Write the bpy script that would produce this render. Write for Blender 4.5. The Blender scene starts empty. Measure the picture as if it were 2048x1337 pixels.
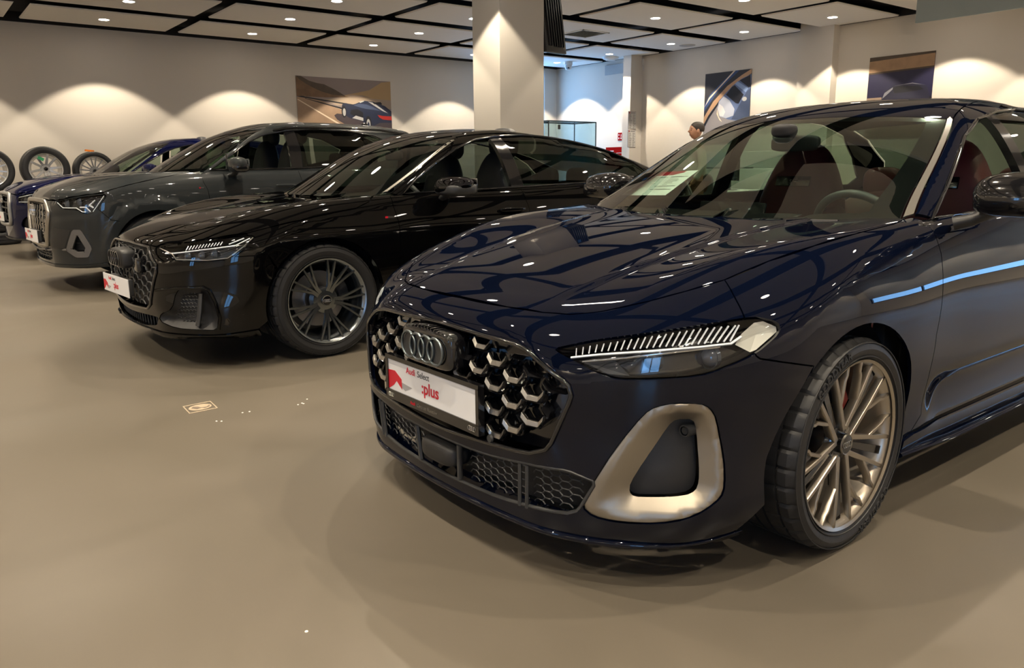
import bpy, bmesh, math, random
import numpy as np
from mathutils import Vector, Matrix, geometry
random.seed(7)
C = bpy.context.scene.collection
PI = math.pi
CAM_F, CAM_H = 1576.4927, 1.16965
def _cam(p=.209267138, r=-.00795372706, y=.652627171):
    cy, sy, cp, sp, cr, sr = math.cos(y), math.sin(y), math.cos(p), math.sin(p), math.cos(r), math.sin(r)
    Mw = np.array([[cy, 0, sy], [-sy, 0, cy], [0, -1, 0]]).T
    return np.array([[cr, -sr, 0], [sr, cr, 0], [0, 0, 1]]) @ np.array([[1, 0, 0], [0, cp, -sp], [0, sp, cp]]) @ Mw
CAM_M = _cam(); CAM_O = np.array([0, 0, CAM_H])
# ---------------------------------------------------------------- camera, world, exposure
def _make_camera():
    cam = bpy.data.cameras.new('camera'); o = bpy.data.objects.new('camera', cam); C.objects.link(o)
    cam.sensor_fit = 'HORIZONTAL'; cam.sensor_width = 36; cam.lens = 36*CAM_F/2048
    cam.clip_start = .05; cam.clip_end = 200
    R = CAM_M.T @ np.diag([1, -1, -1])
    m = Matrix([list(r) for r in R]).to_4x4(); m.translation = Vector(CAM_O.tolist())
    o.matrix_world = m; bpy.context.scene.camera = o
_make_camera()
sc = bpy.context.scene
sc.view_settings.view_transform = 'Standard'; sc.view_settings.look = 'None'
sc.view_settings.exposure = 0.12; sc.view_settings.gamma = 1; sc.view_settings.use_curve_mapping = False
world = bpy.data.worlds.new('sky'); sc.world = world; world.use_nodes = True
_bg = world.node_tree.nodes['Background']; _bg.inputs[0].default_value = (.27, .56, 1, 1); _bg.inputs[1].default_value = 8.0
sc.cycles.max_bounces = 8; sc.cycles.diffuse_bounces = 4; sc.cycles.glossy_bounces = 5; sc.cycles.transparent_max_bounces = 16
sc.cycles.transmission_bounces = 6; sc.cycles.sample_clamp_indirect = 4; sc.cycles.caustics_reflective = False; sc.cycles.caustics_refractive = False
sc.cycles.use_denoising = True
# ---------------------------------------------------------------- numeric car-body library
def herm(xs, ys, x):
    """smooth (monotone) interpolation through knots"""
    xs = np.asarray(xs, float); ys = np.asarray(ys, float)
    h_ = np.diff(xs); d = np.diff(ys) / h_
    m = np.zeros(len(xs)); m[1:-1] = np.where(d[:-1] * d[1:] > 0, 2 * d[:-1] * d[1:] / (d[:-1] + d[1:] + 1e-12), 0)
    m[0], m[-1] = d[0], d[-1]
    x = np.asarray(x, float); i = np.clip(np.searchsorted(xs, x) - 1, 0, len(xs) - 2)
    t = (x - xs[i]) / h_[i]
    lo, hi = t < 0, t > 1
    tt = np.clip(t, 0, 1)
    v = (2*tt**3 - 3*tt**2 + 1)*ys[i] + (tt**3 - 2*tt**2 + tt)*h_[i]*m[i] + (-2*tt**3 + 3*tt**2)*ys[i+1] + (tt**3 - tt**2)*h_[i]*m[i+1]
    v = np.where(lo, ys[0] + (x - xs[0]) * m[0], v)
    return np.where(hi, ys[-1] + (x - xs[-1]) * m[-1], v)

class Tab:
    """fair curve: knots blurred with sigma, read back with a uniform cubic"""
    def __init__(s, xs, ys, sig, pad=.25, n=240):
        s.lo, hi = xs[0]-pad, xs[-1]+pad; s.h = (hi-s.lo)/n; s.n = n; k = int(4*sig/s.h)+2
        g = s.lo+s.h*np.arange(-k, n+1+k); y = herm(xs, ys, g); w = np.exp(-.5*(np.arange(-k, k+1)*s.h/sig)**2); s.y = np.convolve(y, w/w.sum(), 'valid')
    def __call__(s, x):
        u = (np.asarray(x, float)-s.lo)/s.h; i = np.clip(u.astype(int), 1, s.n-2); t = np.clip(u-i, -40, 40); a, b, c, d = s.y[i-1], s.y[i], s.y[i+1], s.y[i+2]
        tc = np.clip(t, 0, 1); v = b+.5*tc*(c-a+tc*(2*a-5*b+4*c-d+tc*(3*(b-c)+d-a))); return v+(t-tc)*(c-b)
def fair(p, **sig):
    for k, v in sig.items(): p[k] = Tab(p[k][0], p[k][1], v)
    return p

def fit(xs, ys, x, xe=1.5):
    """fair curve near the knots (least squares), knots themselves behind xe"""
    xs, ys = np.asarray(xs, float), np.asarray(ys, float); key = (tuple(xs), tuple(ys))
    B = lambda q: np.stack([np.ones_like(q), q, q*q, np.log(q+.12)], 1)
    if key not in _FIT:
        k = (xs > .1) & (xs < xe+.2); _FIT[key] = np.linalg.lstsq(B(xs[k]), ys[k], rcond=None)[0]
    x = np.asarray(x, float); v = B(np.clip(x, -.05, 3)) @ _FIT[key]
    w = np.clip((x-xe)/.25, 0, 1); w = w*w*(3-2*w); return v*(1-w)+herm(xs, ys, x)*w
_FIT = {}

def rmax(a, b, r):
    u, v = np.maximum(a + r, 0), np.maximum(b + r, 0)
    return np.minimum(np.maximum(a, b) + r, 0) + np.sqrt(u*u + v*v) - r

def sstep(t):
    t = np.clip(t, 0, 1); return t*t*t*(t*(6*t - 15) + 10)

def lat(a, nodes, vals):
    """cubic through lateral nodes; vals are arrays like a"""
    n = len(nodes); out = np.zeros_like(a)
    sl = []
    for k in range(n):
        if k == 0: sl.append(np.zeros_like(a))
        elif k == n-1: sl.append((vals[k]-vals[k-1])/(nodes[k]-nodes[k-1]))
        else: sl.append((vals[k+1]-vals[k-1])/(nodes[k+1]-nodes[k-1]))
    for k in range(n-1):
        hh = nodes[k+1]-nodes[k]; t = (a-nodes[k])/hh
        m = (t >= 0) & (t < 1) if k < n-2 else (t >= 0)
        if k == 0: m = t < 1
        t = np.clip(t, 0, 1) if k < n-2 else np.maximum(t, 0)
        tc = np.minimum(t, 1)
        v = (2*tc**3-3*tc**2+1)*vals[k]+(tc**3-2*tc**2+tc)*hh*sl[k]+(-2*tc**3+3*tc**2)*vals[k+1]+(tc**3-tc**2)*hh*sl[k+1] + (t-tc)*hh*sl[k+1]
        out = np.where(m, v, out)
    return out

def low_f(p, P):
    x, a, z = P[:, 0], np.abs(P[:, 1]), P[:, 2]
    F = (p['fz'](z) + p['kf']*a*a - x)*.97
    Sd = a - (p['wx'](x) + p['sz'](z) + p['extra'](x, a, z))
    q = rmax(F, Sd, p['rc'])
    Rr = x - (p['len'] - p['gz'](z) - p['kr']*a*a)
    q = rmax(q, Rr, p['rr'])
    q = rmax(q, z - p['top'](x, a), p['rt'](x))
    return rmax(q, p['bot'](x) - z, .015)

def green_f(p, P):
    x, a, z = P[:, 0], np.abs(P[:, 1]), P[:, 2]
    WS = (p['ws'](z) + p['wk'](z)*a*a - x)*p['wn']
    SG = (a - (p['gs'](z) + p['gx'](x)))*.86
    RW = (x - p['rw'](z) + .12*a*a)*p.get('rn', .45)
    TR = z - (p['rf'](x) - p['rk']*a*a)
    q = rmax(WS, SG, p.get('rp', .05)); q = rmax(q, RW, .1)
    return np.maximum(rmax(q, TR, p.get('rroof', .09)), .9-z)

def solve(f, O, D, t1, n=9):
    lo = np.zeros(len(O)); hi = np.full(len(O), float(t1))
    for _ in range(n):
        m = (lo+hi)/2; v = f(O + D*m[:, None]) < 0
        lo = np.where(v, m, lo); hi = np.where(v, hi, m)
    fl, fh = f(O+D*lo[:, None]), f(O+D*hi[:, None])
    for _ in range(10):                                    # Illinois false position
        m = np.where(np.abs(fh-fl) > 1e-12, (lo*fh-hi*fl)/np.where(np.abs(fh-fl) > 1e-12, fh-fl, 1), (lo+hi)/2); v = f(O+D*m[:, None]); ins = v < 0
        fh = np.where(ins, fh*.5, fh); fl = np.where(ins, fl, fl*.5)
        lo = np.where(ins, m, lo); fl = np.where(ins, v, fl); hi = np.where(ins, hi, m); fh = np.where(ins, fh, v)
    return O + D*((lo*fh-hi*fl)/np.where(np.abs(fh-fl) > 1e-12, fh-fl, 1))[:, None] if False else O + D*m[:, None]

def normals(f, P, e=6e-4):
    g = np.stack([f(P+np.eye(3)[k]*e)-f(P-np.eye(3)[k]*e) for k in range(3)], 1)
    return g/np.maximum(np.linalg.norm(g, axis=1), 1e-9)[:, None]

class Dom: pass
class SideDom(Dom):
    """wraps round nose, flank and tail: (s, q)"""
    def __init__(s, f, xa, xb, z0, R=.9): s.f, s.xa, s.xb, s.z0, s.R = f, xa, xb, z0, R
    def P(s, Q):
        S = np.asarray(Q, float); sg = np.sign(S[:, 0]); sg[sg == 0] = 1
        u, be = np.abs(S[:, 0]), S[:, 1]/s.R
        q1 = s.R*math.pi/2; L = s.xb-s.xa
        az = np.where(u < q1, u/s.R, np.where(u < q1+L, math.pi/2, math.pi/2+(u-q1-L)/s.R))
        ox = np.where(u < q1, s.xa, np.where(u < q1+L, s.xa+(u-q1), s.xb))
        O = np.stack([ox, 0*ox, 0*ox+s.z0], 1)
        D = np.stack([-np.cos(az)*np.cos(be), sg*np.sin(az)*np.cos(be), np.sin(be)], 1)
        return solve(s.f, O, D, 2.6)
    def inv(s, P):
        P = np.asarray(P, float); x, y, z = P.T
        q1 = s.R*math.pi/2; L = s.xb-s.xa; sg = np.where(y < 0, -1., 1.); a = np.abs(y)
        ox = np.clip(x, s.xa, s.xb); dx = x-ox
        az = np.arctan2(a, -dx); az = np.where((x >= s.xa) & (x <= s.xb), math.pi/2, az)
        u = np.where(x < s.xa, az*s.R, np.where(x <= s.xb, q1+(x-s.xa), q1+L+(az-math.pi/2)*s.R))
        be = np.arctan2(z-s.z0, np.hypot(dx, a))
        return np.stack([sg*u, be*s.R], 1)
class TopDom(Dom):
    def __init__(s, f, z0=.2): s.f, s.z0 = f, z0
    def P(s, Q):
        Q = np.asarray(Q, float); O = np.c_[Q, np.full(len(Q), s.z0)]
        return solve(s.f, O, np.tile([0, 0, 1.], (len(Q), 1)), 2.)
    def inv(s, P): return np.asarray(P, float)[:, :2].copy()
class FrontDom(Dom):
    """(y,z) looked at from ahead"""
    def __init__(s, f, x0=1.): s.f, s.x0 = f, x0
    def P(s, Q):
        Q = np.asarray(Q, float); O = np.c_[np.full(len(Q), s.x0), Q]
        return solve(s.f, O, np.tile([-1., 0, 0], (len(Q), 1)), s.x0+1.)
    def inv(s, P): return np.asarray(P, float)[:, 1:].copy()
class GreenDom(Dom):
    """round the roof: (x, arc)"""
    def __init__(s, f, z0=.8, R=.6): s.f, s.z0, s.R = f, z0, R
    def P(s, Q):
        Q = np.asarray(Q, float); g = Q[:, 1]/s.R
        O = np.stack([Q[:, 0], 0*g, 0*g+s.z0], 1)
        return solve(s.f, O, np.stack([0*g, np.sin(g), np.cos(g)], 1), 2.)
    def inv(s, P):
        P = np.asarray(P, float); return np.stack([P[:, 0], s.R*np.arctan2(P[:, 1], P[:, 2]-s.z0)], 1)

# camera model (shared with the bpy camera set above)
def cam_ray(u, v): return CAM_M.T @ np.array([(u-1024)/CAM_F, (v-668.5)/CAM_F, 1.0])
def cam_pix(P):
    q = CAM_M @ (np.asarray(P, float)-CAM_O); return np.array([q[0]/q[2]*CAM_F+1024, q[1]/q[2]*CAM_F+668.5])

class Pose:
    """where a car stands: nose point X, Y, turn yaw, size factor k"""
    def __init__(s, X, Y, yaw, k=1.): s.X, s.Y, s.s, s.px, s.k = X, Y, yaw, .9, k
    def w(s, P):
        x, y, z = [q*s.k for q in P]; c, n = math.cos(s.s), math.sin(s.s); dx = x-s.px*s.k
        return np.array([s.X+s.px*s.k+dx*c-y*n, s.Y+dx*n+y*c, z])
    def l(s, P):
        c, n = math.cos(s.s), math.sin(s.s); dx = P[0]-s.X-s.px*s.k; dy = P[1]-s.Y
        return np.array([dx*c+dy*n+s.px*s.k, -dx*n+dy*c, P[2]])/s.k
    def pix(s, P): return cam_pix(s.w(P))
    def at(s, u, v, k, val):
        o = s.l(CAM_O); e = s.l(CAM_O+cam_ray(u, v))-o; return o+(val-o[k])/e[k]*e
    def hit(s, f, u, v, t0=.6, t1=None):
        """first point of the body surface seen through the photo point (u, v)"""
        o = s.l(CAM_O); e = s.l(CAM_O+cam_ray(u, v))-o; e /= np.linalg.norm(e)
        t1 = t1 or 16.
        t = np.arange(t0, t1, .012); v_ = f(o+e*t[:, None]); k = np.where(v_ < 0)[0]
        if len(k) == 0:
            k = int(np.argmin(v_)); return o+e*t[k]          # grazing: nearest point
        b = t[k[0]]; a = b-.012
        for _ in range(30):
            m = (a+b)/2
            if f((o+e*m)[None])[0] < 0: b = m
            else: a = m
        return o+e*b
# ---------------------------------------------------------------- materials
MATS = {}
def mat(name, col=(.5, .5, .5), rough=.5, metal=0., coat=0., emit=0., spec=.5, alpha=None, coat_rough=.02, ecol=None, noise=None, bump=None, ior=1.5):
    if name in MATS: return MATS[name]
    m = bpy.data.materials.new(name); m.use_nodes = True; nt = m.node_tree; b = nt.nodes['Principled BSDF']
    b.inputs['Base Color'].default_value = (*col, 1); b.inputs['Roughness'].default_value = rough
    b.inputs['Metallic'].default_value = metal; b.inputs['Coat Weight'].default_value = coat
    b.inputs['Coat Roughness'].default_value = coat_rough; b.inputs['Specular IOR Level'].default_value = spec; b.inputs['IOR'].default_value = ior
    if emit: b.inputs['Emission Color'].default_value = (*(ecol or col), 1); b.inputs['Emission Strength'].default_value = emit
    tc = None
    if noise:
        sc_, amt = noise; tc = nt.nodes.new('ShaderNodeTexCoord'); n = nt.nodes.new('ShaderNodeTexNoise'); n.inputs['Scale'].default_value = sc_; n.inputs['Detail'].default_value = 6
        r = nt.nodes.new('ShaderNodeMix'); r.data_type = 'RGBA'; nt.links.new(tc.outputs['Object'], n.inputs['Vector'])
        r.inputs[6].default_value = (*[max(0, c*(1-amt)) for c in col], 1); r.inputs[7].default_value = (*[min(1, c*(1+amt)) for c in col], 1)
        nt.links.new(n.outputs['Fac'], r.inputs[0]); nt.links.new(r.outputs[2], b.inputs['Base Color'])
    if bump:
        sc_, st = bump; tc = tc or nt.nodes.new('ShaderNodeTexCoord'); n = nt.nodes.new('ShaderNodeTexNoise'); n.inputs['Scale'].default_value = sc_
        bp = nt.nodes.new('ShaderNodeBump'); bp.inputs['Strength'].default_value = st; bp.inputs['Distance'].default_value = .002
        nt.links.new(tc.outputs['Object'], n.inputs['Vector']); nt.links.new(n.outputs['Fac'], bp.inputs['Height']); nt.links.new(bp.outputs[0], b.inputs['Normal'])
    MATS[name] = m; return m

def glass(name, tint=(.8, .9, .85), refl=1.0, rough=0.):
    """thin sheet glass: tinted see-through plus fresnel mirror reflection"""
    if name in MATS: return MATS[name]
    m = bpy.data.materials.new(name); m.use_nodes = True; nt = m.node_tree; nt.nodes.remove(nt.nodes['Principled BSDF'])
    out = nt.nodes['Material Output']; t = nt.nodes.new('ShaderNodeBsdfTransparent'); t.inputs[0].default_value = (*tint, 1)
    g = nt.nodes.new('ShaderNodeBsdfGlossy'); g.inputs['Roughness'].default_value = rough
    f = nt.nodes.new('ShaderNodeLayerWeight'); f.inputs[0].default_value = .5
    pw = nt.nodes.new('ShaderNodeMath'); pw.operation = 'POWER'; pw.inputs[1].default_value = 5.; nt.links.new(f.outputs['Facing'], pw.inputs[0])
    mu = nt.nodes.new('ShaderNodeMath'); mu.operation = 'MULTIPLY_ADD'; mu.inputs[1].default_value = .93*refl; mu.inputs[2].default_value = .06*refl; mu.use_clamp = True
    mx = nt.nodes.new('ShaderNodeMixShader'); nt.links.new(pw.outputs[0], mu.inputs[0]); nt.links.new(mu.outputs[0], mx.inputs[0])
    nt.links.new(t.outputs[0], mx.inputs[1]); nt.links.new(g.outputs[0], mx.inputs[2]); nt.links.new(mx.outputs[0], out.inputs[0])
    MATS[name] = m; return m

def paint(name, col, metal=0., rough=.5, spec=.0):
    """metallic car paint under clear lacquer"""
    if name in MATS: return MATS[name]
    m = mat(name, col, rough, metal, coat=1., coat_rough=.0, spec=spec); m.node_tree.nodes['Principled BSDF'].inputs['Coat IOR'].default_value = 1.43
    return m

# ---------------------------------------------------------------- mesh builders
def tag(o, label=None, cat=None, group=None, kind=None):
    for k, v in (('label', label), ('category', cat), ('group', group), ('kind', kind)):
        if v: o[k] = v
    return o
def empty(name, loc=(0, 0, 0), rz=0., label=None, cat=None, group=None):
    o = bpy.data.objects.new(name, None); C.objects.link(o); o.location = loc; o.rotation_euler = (0, 0, rz); o.empty_display_size = .1
    return tag(o, label, cat, group)
def link_obj(name, me, m, parent=None):
    o = bpy.data.objects.new(name, me); C.objects.link(o)
    if m is not None and not me.materials: me.materials.append(m)
    if parent is not None: o.parent = parent
    return o
def raw(name, V, Fc, m, parent=None, smooth=False, N=None):
    me = bpy.data.meshes.new(name); me.from_pydata([tuple(map(float, v)) for v in V], [], [tuple(map(int, q)) for q in Fc]); me.update()
    if smooth or N is not None: me.polygons.foreach_set('use_smooth', [True]*len(me.polygons))
    if N is not None: me.normals_split_custom_set_from_vertices([tuple(map(float, n)) for n in N])
    return link_obj(name, me, m, parent)
class MB:
    """collects simple solids into one mesh"""
    def __init__(s): s.v, s.f, s.mi = [], [], []; s.cur = 0
    def add(s, V, Fc):
        o = len(s.v); s.v += [tuple(map(float, p)) for p in V]; s.f += [tuple(int(i)+o for i in q) for q in Fc]; s.mi += [s.cur]*len(Fc); return s
    def box(s, c, d, R=None):
        x, y, z = [k/2 for k in d]; P = [(a*x, b*y, e*z) for a in (-1, 1) for b in (-1, 1) for e in (-1, 1)]
        if R is not None: P = [tuple(R @ Vector(p)) for p in P]
        return s.add([(p[0]+c[0], p[1]+c[1], p[2]+c[2]) for p in P], [(0, 1, 3, 2), (4, 6, 7, 5), (0, 4, 5, 1), (2, 3, 7, 6), (0, 2, 6, 4), (1, 5, 7, 3)])
    def tube(s, pts, r, n=8, closed=False, caps=True, sy=1.):
        pts = [Vector(p) for p in pts]; m = len(pts); rr = r if hasattr(r, '__len__') else [r]*m; V = []; up = None
        for i, p in enumerate(pts):
            a = pts[(i-1) % m] if (i or closed) else p; b = pts[(i+1) % m] if (i < m-1 or closed) else p
            t = (b-a).normalized()
            if up is None: up = Vector((0, 0, 1)) if abs(t.z) < .9 else Vector((1, 0, 0))
            x = t.cross(up).normalized(); up = x.cross(t).normalized()
            for k in range(n):
                an = 2*PI*k/n; V.append(p+x*math.cos(an)*rr[i]+up*math.sin(an)*rr[i]*sy)
        Fc = [(i*n+k, i*n+(k+1) % n, ((i+1) % m)*n+(k+1) % n, ((i+1) % m)*n+k) for i in range(m if closed else m-1) for k in range(n)]
        if caps and not closed: Fc += [tuple(range(n))[::-1], tuple((m-1)*n+k for k in range(n))]
        return s.add(V, Fc)
    def lathe(s, prof, c, ax='y', n=48, a0=0., a1=2*PI):
        """profile (r, t) turned about axis through c"""
        full = abs(a1-a0-2*PI) < 1e-6; m = n if full else n+1; V = []
        for i in range(m):
            a = a0+(a1-a0)*i/n; ca, sa = math.cos(a), math.sin(a)
            for r, t in prof:
                V.append({'y': (c[0]+r*ca, c[1]+t, c[2]+r*sa), 'z': (c[0]+r*ca, c[1]+r*sa, c[2]+t), 'x': (c[0]+t, c[1]+r*ca, c[2]+r*sa)}[ax])
        k = len(prof)
        return s.add(V, [(i*k+j, i*k+j+1, ((i+1) % m)*k+j+1, ((i+1) % m)*k+j) for i in range(n) for j in range(k-1)])
    def prism(s, poly, h0, h1, fn):
        """2-D polygon lifted by fn(u, v, h)"""
        n = len(poly); A = sum(poly[i][0]*poly[(i+1) % n][1]-poly[(i+1) % n][0]*poly[i][1] for i in range(n))
        V = [fn(u, v, h0) for u, v in poly]+[fn(u, v, h1) for u, v in poly]
        tri = geometry.tessellate_polygon([[Vector((u, v, 0)) for u, v in poly]])
        Fc = [tuple(t) for t in tri]+[tuple(i+n for i in t)[::-1] for t in tri]+[(i, (i+1) % n, n+(i+1) % n, n+i) for i in range(n)]
        return s.add(V, Fc)
    def build(s, name, m, parent=None, smooth=True, ang=35, bev=0.):
        me = bpy.data.meshes.new(name); me.from_pydata(s.v, [], s.f); me.update()
        ms = m if isinstance(m, (list, tuple)) else [m]
        for q in ms: me.materials.append(q)
        if len(ms) > 1: me.polygons.foreach_set('material_index', s.mi)
        bm = bmesh.new(); bm.from_mesh(me); bmesh.ops.recalc_face_normals(bm, faces=bm.faces)
        if bev:
            es = [e for e in bm.edges if len(e.link_faces) == 2 and e.calc_face_angle(0) > .6]
            bmesh.ops.bevel(bm, geom=es, offset=bev, segments=2, profile=.5, affect='EDGES', clamp_overlap=True)
        for f_ in bm.faces: f_.smooth = smooth
        if smooth:
            for e in bm.edges: e.smooth = not (len(e.link_faces) == 2 and e.calc_face_angle(0) > math.radians(ang))
        bm.to_mesh(me); bm.free()
        return link_obj(name, me, None, parent)

def inpoly(Q, poly):
    Q = np.asarray(Q); poly = np.asarray(poly); x, y = Q[:, 0], Q[:, 1]; r = np.zeros(len(Q), bool)
    a, b = poly, np.roll(poly, -1, 0)
    x1, y1, x2, y2 = a[:, 0], a[:, 1], b[:, 0], b[:, 1]; dy = np.where(y2 == y1, 1e-30, y2-y1)
    for k in range(0, len(Q), 4000):
        X, Y = x[k:k+4000, None], y[k:k+4000, None]
        r[k:k+4000] = (((y1 > Y) != (y2 > Y)) & (X < (x2-x1)*(Y-y1)/dy+x1)).sum(1) % 2 == 1
    return r
def densify(poly, step, closed=True):
    out = []; n = len(poly)
    for i in range(n if closed else n-1):
        a, b = np.array(poly[i]), np.array(poly[(i+1) % n]); k = max(1, int(math.ceil(np.linalg.norm(b-a)/step)))
        out += [a+(b-a)*j/k for j in range(k)]
    if not closed: out.append(np.array(poly[-1]))
    return np.array(out)
def rnd(poly, it=2, closed=True, q=.22):
    P = [np.array(p, float) for p in poly]
    for _ in range(it):
        o = []; n = len(P)
        for i in range(n if closed else n-1):
            a, b = P[i], P[(i+1) % n]; o += [a+(b-a)*q, b+(a-b)*q]
        if not closed: o = [P[0]]+o+[P[-1]]
        P = o
    return P
def shrink(poly, d):
    P = np.array(poly); n = len(P)
    A = .5*np.sum(P[:, 0]*np.roll(P[:, 1], -1)-np.roll(P[:, 0], -1)*P[:, 1]); sg = 1 if A > 0 else -1
    t = np.roll(P, -1, 0)-np.roll(P, 1, 0); t /= np.maximum(np.linalg.norm(t, axis=1), 1e-9)[:, None]
    return P+sg*d*np.stack([-t[:, 1], t[:, 0]], 1)
def segdist(Q, poly):
    a = np.asarray(poly); Q = np.asarray(Q); e = np.roll(a, -1, 0)-a; L = np.maximum((e*e).sum(1), 1e-12); out = []
    for k in range(0, len(Q), 2000):
        w = Q[k:k+2000, None]-a[None]; t = np.clip((w*e[None]).sum(2)/L, 0, 1); out.append(np.sqrt(((w-t[..., None]*e)**2).sum(2).min(1)))
    return np.concatenate(out) if out else np.zeros(0)

def patch(name, dom, outer, m, parent, holes=(), step=.03, gap=.002, rim=.012, disp=0., mirror=False, name2=None, bstep=None, flipN=False):
    """a panel cut out of a body surface; mirror=True also builds the one on the far side"""
    bs = bstep or step*.5
    outer = shrink(densify(outer, bs), gap) if gap else densify(outer, bs)
    hs = [shrink(densify(h_, bs), -gap) if gap else densify(h_, bs) for h_ in holes]
    lo, hi = outer.min(0), outer.max(0)
    gx, gy = np.meshgrid(np.arange(lo[0]+step*.5, hi[0], step), np.arange(lo[1]+step*.5, hi[1], step)); gx = gx+((np.arange(gx.shape[0]) % 2)*.5*step)[:, None]
    G = np.c_[gx.ravel(), gy.ravel()]
    if len(G):
        G = G[inpoly(G, outer)]
        for h_ in hs: G = G[~inpoly(G, h_)]
        for h_ in [outer]+hs:
            if len(G): G = G[segdist(G, h_) > step*.35]
    V = [Vector(p) for p in outer]; Ed = [(i, (i+1) % len(outer)) for i in range(len(outer))]
    for h_ in hs:
        o = len(V); V += [Vector(p) for p in h_]; Ed += [(o+i, o+(i+1) % len(h_)) for i in range(len(h_))]
    V += [Vector(p) for p in G]
    r = geometry.delaunay_2d_cdt(V, Ed, [], 0, 1e-7)
    Q = np.array([tuple(p) for p in r[0]]); T = np.array([t for t in r[2] if len(t) == 3])
    cen = Q[T].mean(1); k = inpoly(cen, outer)
    for h_ in hs: k &= ~inpoly(cen, h_)
    T = T[k]
    e1, e2 = Q[T[:, 1]]-Q[T[:, 0]], Q[T[:, 2]]-Q[T[:, 0]]
    T = T[np.abs(e1[:, 0]*e2[:, 1]-e1[:, 1]*e2[:, 0]) > 1e-9]
    use = np.unique(T); rm = -np.ones(len(Q), int); rm[use] = np.arange(len(use)); Q = Q[use]; T = rm[T]
    P = dom.P(Q); N = normals(dom.f, P)
    dv = disp(P, Q) if callable(disp) else disp
    P = P+N*(np.asarray(dv)[:, None] if np.ndim(dv) else dv)
    if callable(disp):
        fn = np.cross(P[T[:, 1]]-P[T[:, 0]], P[T[:, 2]]-P[T[:, 0]]); s_ = np.sign((fn*N[T[:, 0]]).sum(1)); fn *= s_[:, None]
        N2 = np.zeros_like(N)
        for c_ in range(3): np.add.at(N2, T[:, c_], fn)
        N = N2/np.maximum(np.linalg.norm(N2, axis=1), 1e-12)[:, None]
    fn = np.cross(P[T[:, 1]]-P[T[:, 0]], P[T[:, 2]]-P[T[:, 0]]); bad = (fn*N[T].mean(1)).sum(1) < 0
    T[bad] = T[bad][:, ::-1]
    F_ = [tuple(t) for t in T]; NV = len(P)
    if rim:
        cnt = {}
        for t in T:
            for a, b in ((t[0], t[1]), (t[1], t[2]), (t[2], t[0])): cnt[(a, b)] = 1
        be = [(a, b) for (a, b) in cnt if (b, a) not in cnt]
        mp = {}; VP, VN = [], []
        for a, b in be:
            for v in (a, b):
                if v not in mp: mp[v] = NV+len(VP); VP += [P[v], P[v]-N[v]*rim]; VN += [np.zeros(3), np.zeros(3)]
            side = np.cross(P[b]-P[a], N[a]); side = side/max(np.linalg.norm(side), 1e-9)
            for v in (a, b):
                j = mp[v]-NV; VN[j] = VN[j]+side; VN[j+1] = VN[j+1]+side
            F_.append((b, a, mp[a]+1, mp[b]+1)); F_[-1] = (mp[b], mp[a], mp[a]+1, mp[b]+1)
        if VP:
            VN = np.array(VN); VN /= np.maximum(np.linalg.norm(VN, axis=1), 1e-9)[:, None]
            P = np.vstack([P, VP]); N = np.vstack([N, VN])
    o = raw(name, P, F_, m, parent, N=N)
    if mirror:
        P2 = P*[1, -1, 1]; N2 = N*[1, -1, 1]
        o2 = raw(name2 or name, P2, [q[::-1] for q in F_], m, parent, N=N2); return o, o2
    return o

def sym(half):
    """close a half outline (starts and ends on the centre line) with its mirror image"""
    h_ = [np.array(p, float) for p in half]; m_ = [np.array([-p[0], p[1]]) for p in h_][::-1]
    return h_+[q for q in m_ if abs(q[0]) > 1e-4]
def symy(half):
    h_ = [np.array(p, float) for p in half]; m_ = [np.array([p[0], -p[1]]) for p in h_][::-1]
    return h_+[q for q in m_ if abs(q[1]) > 1e-4]
def side_pts(f, pts, sgn=-1.):
    O = np.array([[x, 0, z] for x, z in pts]); return solve(f, O, np.tile([0, sgn, 0.], (len(O), 1)), 1.6)
def circ(cx, cz, r, a0, a1, n=24): return [(cx+r*math.cos(a0+(a1-a0)*i/n), cz+r*math.sin(a0+(a1-a0)*i/n)) for i in range(n+1)]

def front_grid(FD, a1=1., z0=.1, z1=.95, n=161, m=121):
    """quick lookup of nose surface points (a, z, depth)"""
    A, Z = np.meshgrid(np.linspace(-a1, a1, n), np.linspace(z0, z1, m), indexing='ij'); P = FD.P(np.c_[A.ravel(), Z.ravel()]); N = normals(FD.f, P)
    P, N = P.reshape(n, m, 3), N.reshape(n, m, 3)
    def onf(a, z, d):
        u, v = (a+a1)/(2*a1)*(n-1), (z-z0)/(z1-z0)*(m-1); i, j = min(max(int(u), 0), n-2), min(max(int(v), 0), m-2); u -= i; v -= j
        w = ((1-u)*(1-v), u*(1-v), (1-u)*v, u*v); q = [(i, j), (i+1, j), (i, j+1), (i+1, j+1)]
        p = sum(w_*P[k] for w_, k in zip(w, q)); nn = sum(w_*N[k] for w_, k in zip(w, q)); return Vector(p-nn*d/np.linalg.norm(nn))
    return onf
def text_mesh(txt, size, depth, bold=0.):
    cu = bpy.data.curves.new('text', 'FONT'); cu.body = txt; cu.size = size; cu.extrude = depth; cu.offset = bold*size; cu.align_x = 'CENTER'; cu.resolution_u = 3
    o = bpy.data.objects.new('text', cu); C.objects.link(o); dg = bpy.context.evaluated_depsgraph_get()
    me = bpy.data.meshes.new_from_object(o.evaluated_get(dg)); bpy.data.objects.remove(o); me.materials.clear()
    V = np.array([v.co[:] for v in me.vertices]) if len(me.vertices) else np.zeros((0, 3)); Fc = [tuple(p.vertices) for p in me.polygons]; bpy.data.meshes.remove(me)
    return V, Fc
def copy_tree(o, parent=None):
    c = o.copy(); C.objects.link(c)
    if parent is not None: c.parent = parent; c.matrix_parent_inverse = o.matrix_parent_inverse
    for ch in list(o.children): copy_tree(ch, c)
    return c
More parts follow.
